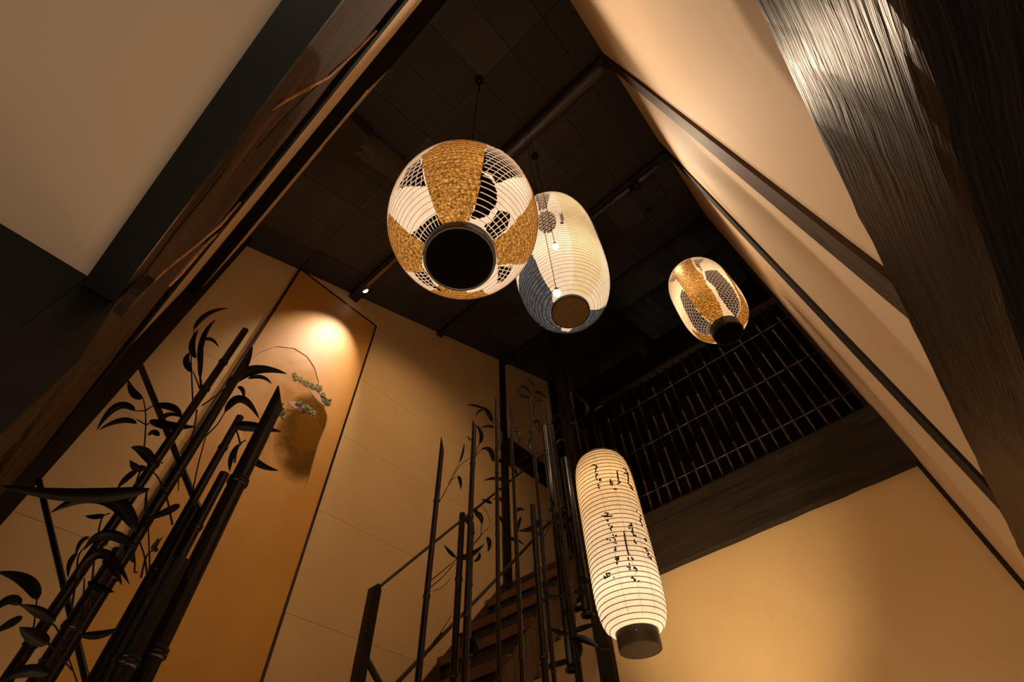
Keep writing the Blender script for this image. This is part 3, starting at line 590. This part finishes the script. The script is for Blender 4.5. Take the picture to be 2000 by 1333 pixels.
# -- small gold openwork lantern
L3 = (9.509, .581, 11.737, .848, 1.455, 3.5, .39)
def mat3(th, s):
    k = classify(PAT_L3, th, s)
    return k or 'white'
lantern('paper_lantern', 'small gold and cream openwork lantern hanging before the dark lattice', L3, 200, 110, mat3, 46, 0, S(9.509, .581, roof(9.509)), .27, BLACK, PAT_L3, [(1.3, 44), (-1.3, 44)], RIBD, rib_r=.0012)
# -- long white lantern with brush writing
L4 = (9.0, 4.727, 6.0, .686, 2.024, 6.0, .40)
r4 = lantern('paper_lantern', 'long cylindrical white lantern with black brush writing, lowest of the four', L4, 96, 90, lambda th, s: 'long', 41, 0, S(9.0, 4.727, roof(9.0)), .30, CAPM, None, None, RIBD, rib_r=.0032, separate=True)
for st in STROKES:
    q = MB(); P = [surf(L4, math.radians(t), s, .012) for t, s in st]
    if len(P) == 2: P = [P[0], P[0].lerp(P[1], .5), P[1]]
    k = len(P); q.tube(P, [(.0035 + .0042 * math.sin(math.pi * (i + .7) / (k + .4))) for i in range(k)], 5)
    q.build('brush_stroke', INK, r4)
q = MB()
for a_ in (-160, -135, -110, 100, 20): q.tube([surf(L4, math.radians(a_), -.985 + 1.97 * i / 30, .003) for i in range(31)], .0012, 4)
q.build('paper_seam', plain('seam_line', (0.6, 0.4, 0.2), 0.8), r4)
# bulbs inside the lanterns
def lamp(x, y, z, power, color, size): light('POINT', 'lantern_lamp', (x, y, z), power, color, size)
lamp(1.544, 1.901, 5.5, 4.8, (1.0, .84, .66), .05)
lamp(4.4, 2.244, 8.3, 6, (1.0, .88, .68), .05)
lamp(4.4, 2.244, 10.2, 5.5, (1.0, .86, .62), .05)
lamp(9.509, .581, 11.5, 9, (1.0, .72, .42), .05)
lamp(9.0, 4.727, 4.7, 3.6, (1.0, .86, .68), .05)
lamp(9.0, 4.727, 7.1, 3.4, (1.0, .62, .28), .05)
lamp(9.0, 4.727, 5.9, 1.8, (1.0, .78, .52), .05)
# two small bulbs hung before the oval lantern
def hung_bulb(px, dist, label, r=.022, wire=12.0, sock=True):
    p = at(px, dist); t = thing('hanging_bulb', label, 'light bulb', p)
    q = MB(); q.lathe(p, [(r * .2, -r), (r * .75, -r * .7), (r, 0), (r * .8, r * .6), (r * .4, r * 1.1)], 20); q.build('bulb', BULB, t, smooth=True)
    q = MB(); q.lathe(p, [(r * .5, r * 1.0), (r * .55, r * 2.2), (r * .25, r * 2.8)], 14); q.build('socket', BRASS, t)
    z1 = (roof((p[0]) / U)) * U + CZ
    q = MB(); q.tube([p + Vector((0, 0, r * 2.7)), Vector((p[0], p[1], z1))], .0022, 5); q.build('wire', CORDM, t)
    return t
hung_bulb((1088, 573), 7.2, 'tiny bright bulb hung low before the oval cream lantern', .022)
hung_bulb((1085, 482), 8.0, 'tiny bright bulb hung at mid height of the oval lantern', .020)

# ------------------------------------------------------------------ lighting track and spot
def track(x, y0, y1, label, heads):
    zz = roof(x) - .48; t = thing('lighting_track', label, 'track light', S(x, (y0 + y1) / 2, roof(x) - .4))
    q = MB(); q.box((x - .05, y0, zz - .06), (x + .05, y1, zz + .02)); rl = q.build('rail', BLACK, t)
    for s_ in (-1, 1):
        q = MB(); q.box((x + .035 * s_ - .006, y0 + .05, zz - .072), (x + .035 * s_ + .006, y1 - .05, zz - .058)); q.build('rail_edge', plain('track_edge', (0.3, 0.28, 0.26), 0.25, 0.9), rl)
    q = MB()
    for k in range(6):
        y = y0 + (y1 - y0) * (k + .5) / 6; q.box((x - .02, y - .03, zz), (x + .02, y + .03, zz + (.24 if x < 5 else .22)))
    q.build('bracket', BLACK, t)
    return t
track(3.62, 6.5, 9.75, 'black lighting track on the ceiling pointing at the painting', 1)
track(7.75, -.6, 3.2, 'black lighting track under the ceiling beside the tall right wall', 0)
def spot_head(p, d, label, lit=True):
    t = thing('spotlight', label, 'spotlight', p); d = Vector(d).normalized()
    q = MB(); q.tube([p - d * .10, p + d * .05], [.045, .055], 16); q.build('housing', BLACK, t, smooth=False)
    q = MB(); q.tube([p + d * .0505, p + d * .060], [.050, .044], 16); q.build('lens', BULB if lit else BLACK, t)
    q = MB(); q.tube([p, p + Vector((0, 0, .09))], .007, 6); q.build('stem', BLACK, t)
sp = onY((716, 566), 9.75)
spot_head(sp, (-.55, -.25, -.8), 'small black spotlight glowing white above the painting')
spot_head(S(7.72, .4, roof(7.75) - .75), (-.2, -.7, -.8), 'small dark spotlight under the right track', False)

# ------------------------------------------------------------------ lattice screen of bamboo rods on the balcony
ls = thing('lattice_screen', 'dark bamboo-style rod lattice standing on the balcony beam', 'screen', S(11.8, 3, 7.95))
def rod(y, x, z0, z1, nodes, r=.034):
    q = MB(); prof = [(r * U, 0)]
    for nz in nodes:
        h = (nz - z0) * U; prof += [(r * U, h - .012), (r * 1.5 * U, h - .005), (r * 1.5 * U, h + .005), (r * U, h + .012)]
    prof.append((r * U, (z1 - z0) * U)); q.lathe(S(x, y, z0), prof, 10); return q.build('rod', RODM, ls, smooth=True)
protos = [rod(-.68, 11.8, 7.97, 12.66, nz) for nz in ([9.3, 10.6, 11.95], [8.8, 10.2, 11.6], [9.0, 10.9, 12.1], [9.7, 11.0])]
for i in range(1, 4): protos[i].location = Vector((0, .31 * i * U, 0))
k = 4
while -.68 + .31 * k < 5.6:
    dup(protos[k % 4], 'rod', ls, Vector((0, .31 * (k - (k % 4)) * U, 0))); k += 1
for zz in (8.53, 10.08, 11.72):
    q = MB(); pts = []; rs = []
    y = -.98
    while y < 5.3:
        pts += [S(11.735, y, zz), S(11.735, y + .46, zz), S(11.735, y + .48, zz), S(11.735, y + .52, zz)]; rs += [.007, .007, .010, .010]; y += .54
    q.tube(pts, rs, 8); q.build('rail', RODM, ls, smooth=True)
q = MB(); q.box((11.72, -1.0, 12.66), (11.9, 5.7, 12.78)); q.build('head_rail', DARKY, ls)

# ------------------------------------------------------------------ stair
st = thing('staircase', 'steep dark wooden stair rising behind the metal bamboo', 'stairs', S(9.2, 8.8, FZ))
n_ = 0
x, z = 10.82, 7.03
while z > FZ + .5:
    q = MB(); q.box((x + .05, 7.28, z - .16), (x + 1.0, 10.33, z)); q.box((x + .86, 7.3, z - .02), (x + .92, 10.33, z + .82)); q.build('tread', DARKY, st)  # darker than the nosing: the treads' unlit undersides are put into the colour
    q = MB(); q.box((x - .05, 7.24, z - .2), (x + .06, 10.35, z + .02)); q.build('nosing', STAIR, st)
    x -= .845; z -= .97
sg = math.atan2(.58, .505)
def stringer(y, name='stringer'):
    q = MB(); a0 = S(11.75, y, 7.7); a1 = S(11.75, y, 6.55); q.prism([S(11.6, y, 7.9), S(11.6, y, 6.9), S(2.3, y, FZ), S(1.5, y, FZ)], (0, .1 * U, 0)); q.build(name, POSTW, st)
stringer(7.18); stringer(10.25)
# guard rail beside the stair
gr = thing('guard_rail', 'thin metal handrail with a square post in front of the stair', 'railing', S(4.6, 7.0, FZ))
q = MB(); q.prism([S(4.60, 6.93, FZ), S(4.76, 6.93, FZ), S(4.76, 6.93, 4.10), S(4.68, 6.93, 4.18), S(4.60, 6.93, 4.10)], (0, .15 * U, 0)); q.build('post', IRON, gr)
q = MB(); q.tube([onY((742, 1146), 7.0), onY((1098, 858), 7.0)], .011, 8); q.build('handrail', IRON, gr)
q = MB(); q.tube([onY((770, 1340), 7.05), onY((998, 1102), 7.05), onY((1125, 965), 7.05)], .014, 6); q.build('lower_rail', IRON, gr)
q = MB(); q.tube([onY((708, 1275), 7.0), onY((752, 1355), 7.0)], .02, 8); q.build('brace', IRON, gr)

# ------------------------------------------------------------------ metal bamboo
rb = random.Random(31)
def cut_pole(cx, cy, z1, r, slant=0.0, phi=0.0, n=14, z0=FZ):
    q = MB(); rings = [(r, z0, 0), (r, z1 - r * 4 / U - slant, 0), (r, z1, slant), (r * .82, z1, slant), (r * .8, z1 - .35, 0)]
    vs = []
    for rr_, zz, sl in rings:
        for j in range(n):
            a = 2 * math.pi * j / n; v = S(cx, cy, zz); vs.append(v + Vector((rr_ * math.cos(a), rr_ * math.sin(a), sl * U * math.cos(a - phi))))
    fs = [(i * n + j, i * n + (j + 1) % n, (i + 1) * n + (j + 1) % n, (i + 1) * n + j) for i in range(4) for j in range(n)]
    fs.append(tuple(range(4 * n, 5 * n))); q.add(vs, fs); return q
def culm(top, dist, wpx, label, group, slant=0.0, phi=0.0, nodes=None, z0=FZ, cat='metal bamboo'):
    p = onX(top, dist[1]) if isinstance(dist, tuple) else at(top, dist); cx, cy, cz = p[0] / U, p[1] / U, (p[2] - CZ) / U
    r = wpx * depth(p) / FPX * U / 2
    t = thing('metal_bamboo', label, cat, S(cx, cy, z0), group)
    pole = cut_pole(cx, cy, cz, r, slant, phi, z0=z0).build('pole', IRON, t, smooth=False)
    zz = []
    if nodes:
        for nd in nodes:
            # height on this axis at the node's sight line
            rr_ = ray(*nd); k = math.hypot(cx, cy) / math.hypot(rr_[0], rr_[1]); zz.append(rr_[2] * k)
    z = (zz[-1] if zz else cz - rb.uniform(.5, 1.4)) - rb.uniform(1.0, 1.5)
    if not zz: zz.append(cz - rb.uniform(.6, 1.4))
    while z > z0 + .4 and len(zz) < 7: zz.append(z); z -= rb.uniform(1.0, 1.7)
    for z in zz:
        q = MB(); q.lathe(S(cx, cy, z), [(r * 1.0, -r * .55), (r * 1.22, -r * .4), (r * 1.22, -r * .1), (r * 1.02, 0), (r * 1.2, r * .1), (r * 1.2, r * .3), (r * 1.0, r * .45)], 14, cap0=False, cap1=False); q.build('node_ring', IRON, pole, smooth=True)
    return t
def twig(t, pts, dist, wpx=2.2, ddist=0.0):
    P = [at(p, dist + ddist * i) for i, p in enumerate(pts)]; r = wpx * depth(P[0]) / FPX * U / 2
    Q = []
    for i in range(len(P) - 1):
        for k in range(4): Q.append(P[i].lerp(P[i + 1], k / 4))
    Q.append(P[-1])
    # ease the corners
    for _ in range(2): Q = [Q[0]] + [(Q[i - 1] + Q[i] * 2 + Q[i + 1]) / 4 for i in range(1, len(Q) - 1)] + [Q[-1]]
    q = MB(); q.tube(Q, [r * (1 - .4 * i / len(Q)) for i in range(len(Q))], 5); return q.build('twig', IRONL, t, smooth=True)
def leaf(parent, a, m_, b_, wpx, dist, m=None, roll=None):
    # blade along a bent centre line; the tip comes nearer or farther than the base
    d2 = dist * (1 + rb.uniform(-.05, .03)); P0 = at(a, dist); P2 = at(b_, d2); Pm = at(m_, (dist + d2) / 2)
    P1 = Pm * 2 - (P0 + P2) / 2
    hw = wpx * depth(P0) / FPX * U / 2; N = 12; eye = Vector((0, 0, CZ)); roll = rb.uniform(-.5, .5) if roll is None else roll
    up = []; vs = []
    for i in range(N + 1):
        t = i / N; p = P0 * (1 - t) ** 2 + P1 * 2 * t * (1 - t) + P2 * t * t; tn = ((P1 - P0) * (1 - t) + (P2 - P1) * t).normalized()
        vw = (p - eye).normalized(); sd = tn.cross(vw).normalized(); ns = sd.cross(tn).normalized()
        s2 = sd * math.cos(roll) + ns * math.sin(roll); nn = s2.cross(tn).normalized()
        w_ = hw * (math.sin(math.pi * min(1, t * .92 + .06) ** .8) ** .85) / max(.5, math.cos(roll)) if 0 < i < N else hw * (.12 if i == 0 else .02)
        th = .0012
        vs += [p - s2 * w_, p + nn * (w_ * .28), p + s2 * w_, p + nn * (w_ * .28 + th * 2)]
    fs = []
    for i in range(N): fs += [(i * 4 + j, i * 4 + (j + 1) % 4, (i + 1) * 4 + (j + 1) % 4, (i + 1) * 4 + j) for j in range(4)]
    fs += [(3, 2, 1, 0), (N * 4, N * 4 + 1, N * 4 + 2, N * 4 + 3)]
    q = MB(); q.add(vs, fs); return q.build('leaf', m or IRONL, parent, smooth=True)
NG = 'metal bamboo stand before the painting'
c1 = culm((479, 645), 10.2, 12.5, 'slim bamboo pole, topmost of the stand left of the painting', NG)
c2 = culm((487, 697), 9.4, 15, 'bamboo pole with slanted cut crossing the painting\'s left edge', NG, .28, 2.2, [(343, 922)])
c3 = culm((469, 815), 8.9, 14, 'straight thin pole with a bright edge in front of the painting', NG)
c4 = culm((438, 926), 7.8, 18, 'short hollow-topped pole left of the thickest slanted pole', NG)
c5 = culm((547, 775), 5.0, 27, 'thick bamboo pole with a long slanted cut over the painted pines', NG, .13, 2.4, [(457, 938)])
c6 = culm((382, 995), 7.6, 17, 'short pole ending low in the middle of the near stand', NG, nodes=[(345, 1033)])
c7 = culm((352, 1095), 3.9, 34, 'thick near pole with a heavy node ring at the picture bottom', NG, nodes=[(232, 1290)])
c8 = culm((232, 1075), 6.8, 22, 'dark pole rising behind the broad leaves at lower left', NG, nodes=[(150, 1225)])
CN = [c1, c2, c3, c4, c5, c6, c7, c8]
def slant_rod(a, b_, da, db, wpx, label):
    P0, P1 = at(a, da), at(b_, db); e = P0 + (P1 - P0) * 1.04
    t = thing('leaning_rod', label, 'metal rod', e, 'leaning rods of the near stand'); r = wpx * depth(P0) / FPX * U / 2
    q = MB(); q.tube([P0, P1, e], r, 10); q.build('rod', IRON, t, smooth=True); 
    return t
slant_rod((274, 714), (390, 1000), 12.0, 10.2, 11, 'thin leaning rod crossing the topmost slim pole')
slant_rod((76, 938), (172, 1345), 10.8, 8.6, 10, 'thin leaning rod at the far left before the wall')
TW = [(c1, [(377, 795), (374, 730), (373, 700), (379, 646)], 9.9), (c1, [(392, 765), (385, 745), (377, 726)], 9.9), (c1, [(392, 765), (389, 715), (391, 680)], 9.9), (c1, [(395, 762), (391, 730), (389, 715)], 9.9),
      (c1, [(281, 882), (285, 835), (284, 800), (279, 777)], 9.0), (c1, [(285, 803), (275, 803), (264, 803)], 9.0), (c1, [(285, 830), (276, 825), (267, 820)], 9.0), (c1, [(284, 803), (292, 797), (302, 792)], 9.0), (c1, [(284, 832), (290, 828), (298, 824)], 9.0), (c1, [(318, 905), (300, 900), (281, 882)], 9.0),
      (c2, [(394, 793), (420, 775), (441, 757)], 9.3), (c2, [(372, 985), (385, 915), (402, 852), (412, 815)], 8.9), (c2, [(402, 852), (425, 830), (439, 806)], 8.9), (c2, [(404, 852), (402, 845), (400, 838)], 8.9), (c2, [(385, 800), (378, 850), (350, 915), (348, 960)], 8.9),
      (c6, [(337, 1026), (325, 965), (305, 925), (279, 914)], 7.4), (c6, [(279, 914), (272, 925), (265, 945), (262, 975)], 7.4),
      (c8, [(290, 1335), (293, 1200), (292, 1080), (286, 958)], 6.0), (c8, [(290, 1180), (285, 1090), (264, 1038)], 6.0), (c8, [(175, 1190), (185, 1080), (198, 1008), (215, 1003)], 6.4), (c8, [(140, 1190), (150, 1120), (152, 1085), (168, 1066)], 6.4),
      (c8, [(45, 1290), (66, 1230), (72, 1172)], 5.0), (c8, [(41, 1182), (75, 1205), (110, 1222), (128, 1270), (155, 1345)], 4.2), (c8, [(158, 1238), (162, 1180), (165, 1130)], 6.0), (c8, [(94, 1258), (120, 1285), (140, 1310)], 3.6), (c8, [(75, 1290), (92, 1288)], 5.4),
      (c6, [(287, 958), (283, 985), (285, 1010)], 6.4), (c5, [(470, 870), (465, 850), (462, 842), (466, 834)], 5.1), (c5, [(458, 905), (462, 880), (470, 866), (480, 860)], 5.1), (c8, [(275, 1130), (285, 1085), (300, 1075), (308, 1052)], 6.4), (c8, [(260, 1075), (264, 1100), (262, 1120), (270, 1118)], 6.4)]
twg = {}
for t, pts, d in TW: twig(t, pts, d, 3.0 if d > 8 else 4.0)
LF = [(c1, (378, 645), (405, 614), (448, 602), 9, 9.9), (c1, (389, 716), (397, 660), (422, 624), 10, 9.9), (c1, (398, 664), (414, 664), (427, 679), 7, 9.9), (c1, (383, 700), (375, 675), (388, 643), 11, 9.9), (c1, (375, 728), (364, 706), (373, 688), 12, 9.9),
      (c1, (391, 740), (392, 700), (397, 665), 9, 9.9),
      (c2, (441, 762), (492, 724), (561, 731), 21, 9.3), (c2, (484, 740), (511, 737), (531, 751), 8, 9.3), (c2, (464, 756), (474, 763), (476, 782), 8, 9.3), (c2, (439, 806), (472, 780), (507, 820), 16, 8.9),
      (c1, (279, 777), (261, 768), (250, 741), 14, 9.0), (c1, (264, 803), (228, 795), (188, 842), 14, 9.0), (c1, (267, 828), (236, 822), (192, 841), 11, 9.0), (c1, (301, 793), (338, 797), (355, 817), 14, 9.0), (c1, (308, 827), (330, 810), (355, 817), 9, 9.0), (c1, (292, 822), (332, 832), (382, 834), 17, 9.0), (c1, (311, 852), (300, 845), (289, 852), 11, 9.0),
      (c5, (458, 833), (492, 834), (550, 844), 20, 5.1, None, .1), (c5, (490, 888), (508, 908), (545, 920), 13, 5.1), (c5, (466, 868), (452, 895), (449, 922), 10, 5.2),
      (c6, (298, 909), (282, 884), (255, 874), 20, 7.4), (c6, (283, 910), (266, 914), (254, 899), 15, 7.4), (c6, (272, 916), (247, 935), (229, 955), 11, 7.4),
      (c8, (292, 956), (155, 968), (-2, 948), 26, 4.6, None, 0), (c8, (266, 1038), (205, 972), (97, 1003), 30, 4.6, None, 0), (c8, (205, 1007), (185, 1010), (166, 1008), 10, 6.4), (c8, (266, 1071), (207, 1045), (164, 1076), 19, 6.4), (c8, (151, 1080), (137, 1100), (133, 1130), 9, 6.4), (c8, (175, 1050), (158, 1060), (146, 1090), 8, 6.4),
      (c8, (150, 1130), (200, 1082), (253, 1143), 20, 5.8), (c8, (200, 1095), (222, 1112), (238, 1144), 12, 5.8), (c8, (172, 1136), (196, 1150), (223, 1157), 13, 5.8), (c8, (350, 985), (325, 1000), (280, 1018), 14, 7.6),
      (c8, (73, 1172), (50, 1135), (-8, 1118), 23, 4.6, None, .1), (c8, (41, 1182), (18, 1173), (-15, 1198), 18, 4.4), (c8, (44, 1205), (18, 1220), (-15, 1238), 15, 4.4), (c8, (108, 1215), (74, 1195), (42, 1182), 18, 3.9),
      (c8, (95, 1258), (66, 1243), (38, 1226), 26, 3.4, None, 0), (c8, (156, 1240), (198, 1240), (237, 1225), 15, 4.0), (c8, (96, 1318), (48, 1312), (-5, 1336), 22, 4.2), (c8, (310, 1075), (302, 1068), (318, 1050), 11, 6.2), (c8, (262, 1100), (258, 1085), (268, 1072), 9, 6.2)]
for e in LF: leaf(*e)

# stair-side stand
SG = 'metal bamboo stand in front of the stair'
mid = [((864, 869), 9.0, 9.5, 'leftmost free pole of the stair-side bamboo stand', .18), ((926, 829), 9.6, 9, 'second tall pole from the left before the stair', .1), ((969, 781), 10.2, 6.5, 'slim pole left of the black wall post', 0), ((997, 796), 10.4, 6, 'slim pole right of the black wall post', 0),
       ((1034, 776), 10.6, 6, 'slim pole under the two small leaves near the ceiling', 0), ((1067, 790), 10.8, 6.5, 'dark slim pole before the second black wall post', 0), ((903, 1004), 8.6, 12, 'thick round-topped pole behind the crossing handrail', 0), ((921, 1022), 8.8, 11, 'thick pole close right of the round-topped pole', 0),
       ((1040, 988), 8.4, 11.5, 'thick pole with a shining cut top in front of the treads', 0), ((973, 1145), 7.8, 9, 'shortest pole before the stair, ending at tread height', 0), ((1008, 1020), 9.2, 6.5, 'thin pole reaching down past the lowest treads', 0), ((1093, 1042), 9.4, 6, 'thin pole with pale highlight left of the long lantern', 0),
       ((1084, 862), ('X', 10.9), 6, 'slim pole among the dark leaves by the balcony end', 0), ((1104, 850), ('X', 11.2), 5, 'thin pole nearest the long lantern\'s top left', 0), ((1122, 905), ('X', 11.3), 6, 'thin pole half hidden by drooping leaves', 0), ((1140, 828), ('X', 11.68), 8, 'stubby pale pole just above the long lantern', 0.12), ((1172, 838), ('X', 11.68), 8, 'pale pole right of the lantern cord', .12), ((1157, 812), ('X', 11.68), 6, 'thin pole behind the lantern cord', 0)]
MC = []
for i, (tp, d, w_, lb, sl) in enumerate(mid): MC.append(culm(tp, d, w_, lb, SG, sl, 2.5, z0=(FZ if i < 12 else 7.2 if i < 15 else 7.98)))
def L_(i, a, m_, b_, w_, d=None): leaf(MC[i], a, m_, b_, w_, d or (mid[i][1] - .15 if not isinstance(mid[i][1], tuple) else 13.2))
def T_(i, pts, w_=1.8, d=None): twig(MC[i], pts, d or (mid[i][1] - .1 if not isinstance(mid[i][1], tuple) else 13.2), w_)
T_(0, [(857, 983), (878, 945), (898, 908), (918, 896)]); T_(0, [(876, 945), (898, 902), (904, 880)], 1.3); T_(1, [(925, 898), (935, 883), (942, 879)]); T_(1, [(928, 890), (934, 872), (936, 868)])
L_(0, (898, 903), (904, 884), (907, 866), 4.5); L_(0, (894, 931), (899, 940), (900, 957), 7); T_(0, [(880, 940), (887, 935), (895, 932)], 1.3); L_(1, (936, 868), (940, 848), (928, 829), 8); L_(1, (921, 861), (917, 857), (913, 852), 5)
L_(2, (962, 825), (953, 806), (942, 795), 9); L_(2, (945, 800), (930, 793), (910, 792), 4.5); L_(2, (944, 802), (935, 804), (929, 815), 4); L_(2, (966, 837), (955, 833), (937, 836), 5); L_(2, (963, 903), (957, 880), (939, 878), 10)
L_(3, (970, 902), (995, 905), (1011, 932), 10); L_(3, (995, 944), (970, 935), (944, 940), 7); T_(2, [(962, 902), (968, 897), (975, 898)]); T_(2, [(961, 830), (972, 823), (982, 840), (985, 860)]); T_(2, [(968, 850), (975, 860), (972, 885)])
L_(2, (978, 842), (980, 860), (975, 880), 5); L_(3, (1003, 843), (1014, 848), (1012, 870), 5); T_(3, [(1000, 838), (1020, 832), (1045, 830), (1055, 845)]); L_(4, (1040, 828), (1052, 824), (1053, 845), 5); L_(4, (1042, 845), (1036, 858), (1032, 868), 5); L_(4, (1028, 862), (1034, 870), (1037, 882), 5)
L_(4, (1035, 777), (1024, 775), (1010, 769), 6); L_(4, (1037, 772), (1022, 755), (1011, 768), 5); T_(4, [(1034, 850), (1043, 800), (1045, 772), (1040, 758)], 1.6); L_(4, (1046, 768), (1055, 768), (1068, 778), 6); L_(4, (1044, 754), (1036, 745), (1027, 738), 4); L_(4, (1048, 784), (1054, 782), (1062, 785), 4)
T_(6, [(841, 1135), (862, 1118), (886, 1098), (892, 1092)], 2.2, 8.4); T_(6, [(841, 1148), (868, 1125), (888, 1100)], 2.2, 8.4); T_(0, [(846, 1155), (866, 1148), (880, 1130)], 1.4, 8.4)
L_(6, (890, 1090), (878, 1078), (867, 1065), 7, 8.2); L_(6, (890, 1090), (918, 1085), (947, 1062), 11, 8.2); L_(6, (936, 1080), (934, 1092), (924, 1098), 7, 8.2); L_(6, (950, 1050), (956, 1062), (952, 1080), 9, 8.2)
L_(6, (927, 1003), (938, 1010), (941, 1027), 11, 8.3); L_(6, (905, 1012), (918, 1025), (927, 1046), 9, 8.3); L_(6, (924, 996), (930, 1000), (934, 1012), 8, 8.3); T_(7, [(940, 1027), (940, 1048), (925, 1065), (920, 1072)]); T_(7, [(922, 1065), (945, 1040), (957, 1028)], 1.5); T_(7, [(939, 988), (950, 998), (956, 1015), (958, 1022)], 1.3)
L_(2, (961, 983), (952, 980), (940, 976), 7); L_(2, (987, 985), (975, 975), (962, 977), 7); L_(10, (973, 1007), (982, 1020), (988, 1033), 6); L_(10, (982, 1056), (1004, 1054), (1025, 1066), 7); L_(10, (1018, 1010), (1013, 1025), (1012, 1040), 6); L_(10, (1008, 1000), (1015, 995), (1025, 998), 7)
L_(8, (1054, 1014), (1040, 1032), (1011, 1037), 11, 8.3); T_(8, [(1054, 1015), (1068, 1019), (1088, 1018)], 1.6); L_(11, (1072, 1000), (1080, 985), (1069, 974), 6); L_(11, (1086, 1015), (1100, 1006), (1113, 1028), 16); L_(11, (1088, 1022), (1100, 1028), (1112, 1025), 12)
L_(11, (1106, 1040), (1112, 1055), (1108, 1078), 8); L_(11, (1120, 1032), (1127, 1045), (1125, 1066), 8); T_(11, [(1062, 1050), (1078, 1020), (1095, 1002), (1110, 985)], 1.8); T_(11, [(1090, 1040), (1115, 1029), (1136, 1017)], 1.8)
T_(8, [(1105, 1165), (1103, 1157), (1128, 1140)], 2.2, 8.0); T_(8, [(1080, 1176), (1103, 1157)], 2.2, 8.0); T_(8, [(1103, 1157), (1114, 1158), (1122, 1160)], 2, 8.0)
L_(8, (1128, 1140), (1140, 1133), (1150, 1142), 13, 8.0); L_(8, (1120, 1158), (1136, 1158), (1152, 1172), 10, 8.0); L_(8, (1057, 1150), (1074, 1142), (1091, 1147), 6, 8.0); L_(8, (1060, 1155), (1080, 1168), (1100, 1160), 9, 8.0)
L_(8, (1118, 1236), (1142, 1226), (1170, 1218), 10, 7.8); T_(8, [(1165, 1220), (1178, 1212), (1188, 1200)], 2, 7.8); L_(8, (1120, 1243), (1146, 1252), (1170, 1266), 13, 7.8); L_(8, (1170, 1266), (1185, 1268), (1198, 1264), 6, 7.8); L_(8, (1111, 1250), (1132, 1262), (1130, 1292), 11, 7.8); L_(8, (1112, 1240), (1092, 1236), (1070, 1226), 9, 7.8)
T_(8, [(1018, 1218), (1030, 1224), (1048, 1232)], 2.4, 8.4); T_(7, [(911, 1241), (928, 1249), (960, 1263)], 2.6, 8.2); T_(9, [(982, 1182), (995, 1165), (1010, 1110)], 1.3, 7.6); T_(9, [(1018, 1200), (1030, 1175), (1043, 1160)], 1.4, 8.0)
L_(7, (922, 1245), (925, 1275), (908, 1283), 16, 8.0); L_(7, (893, 1245), (905, 1240), (918, 1248), 7, 8.0); T_(0, [(829, 1285), (852, 1250), (882, 1203)], 2, 8.6); L_(0, (846, 1262), (853, 1250), (866, 1234), 7, 8.5)
for i_, (a, m_, b_, w_) in ((12, ((1078, 830), (1085, 815), (1100, 808), 6)), (12, ((1085, 850), (1095, 832), (1112, 822), 6)), (13, ((1125, 818), (1115, 800), (1108, 790), 7)), (13, ((1112, 835), (1104, 820), (1090, 815), 6)), (13, ((1142, 785), (1148, 800), (1140, 815), 7)), (14, ((1135, 778), (1145, 790), (1145, 808), 6)),
     (14, ((1120, 770), (1130, 775), (1138, 786), 6)), (13, ((1095, 845), (1112, 830), (1130, 828), 6)), (15, ((1160, 805), (1168, 798), (1180, 792), 5)), (15, ((1130, 838), (1140, 845), (1150, 842), 5)), (13, ((1085, 870), (1095, 860), (1108, 862), 5))): L_(i_, a, m_, b_, w_)
T_(12, [(1078, 852), (1095, 835), (1110, 822)], 1.5); T_(13, [(1110, 850), (1125, 832), (1137, 815)], 1.5)
T_(12, [(1048, 905), (1070, 888), (1080, 885), (1095, 872)], 1.5, 9.8); T_(3, [(1008, 905), (1030, 892), (1060, 882), (1085, 878)], 1.3, 10.0)
# two short tubes ending in the air under the stair landing
for (a, b_, lb) in (((1097, 1093), (1118, 1312), 'hanging tube with a flanged foot, the lower one by the bottom tread'), ((1131, 1095), (1148, 1205), 'hanging tube with a flanged foot, the higher one near the long lantern')):
    P1 = at(b_, 8.6); P0 = Vector((P1[0], P1[1], P1[2] + (1.9 if b_[1] > 1250 else 1.2)))
    t = thing('hanging_tube', lb, 'metal tube', P1); q = MB(); q.tube([P0, P1], .030, 10); q.build('tube', IRON, t, smooth=True)
    q = MB(); q.lathe(P1, [(.042, 0), (.042, .012), (.032, .02)], 14); q.build('flange', IRON, t)
    q = MB(); q.tube([P1 + Vector((0, 0, .06)), P1 + Vector((-.02, .16, .06))], .016, 6); q.build('arm', IRON, t)

# ------------------------------------------------------------------ bring the room to real size
for ob in list(C.objects):
    ob.location = ob.location * SHRINK
    if ob.type == 'LIGHT':
        ob.data.energy *= SHRINK * SHRINK
        if ob.data.type == 'AREA': ob.data.size *= SHRINK
        else: ob.data.shadow_soft_size *= SHRINK
for me in bpy.data.meshes: me.transform(Matrix.Scale(SHRINK, 4))
for m_ in bpy.data.materials:
    if m_.use_nodes:
        for nd in m_.node_tree.nodes:
            if nd.type == 'BUMP': nd.inputs['Distance'].default_value *= SHRINK
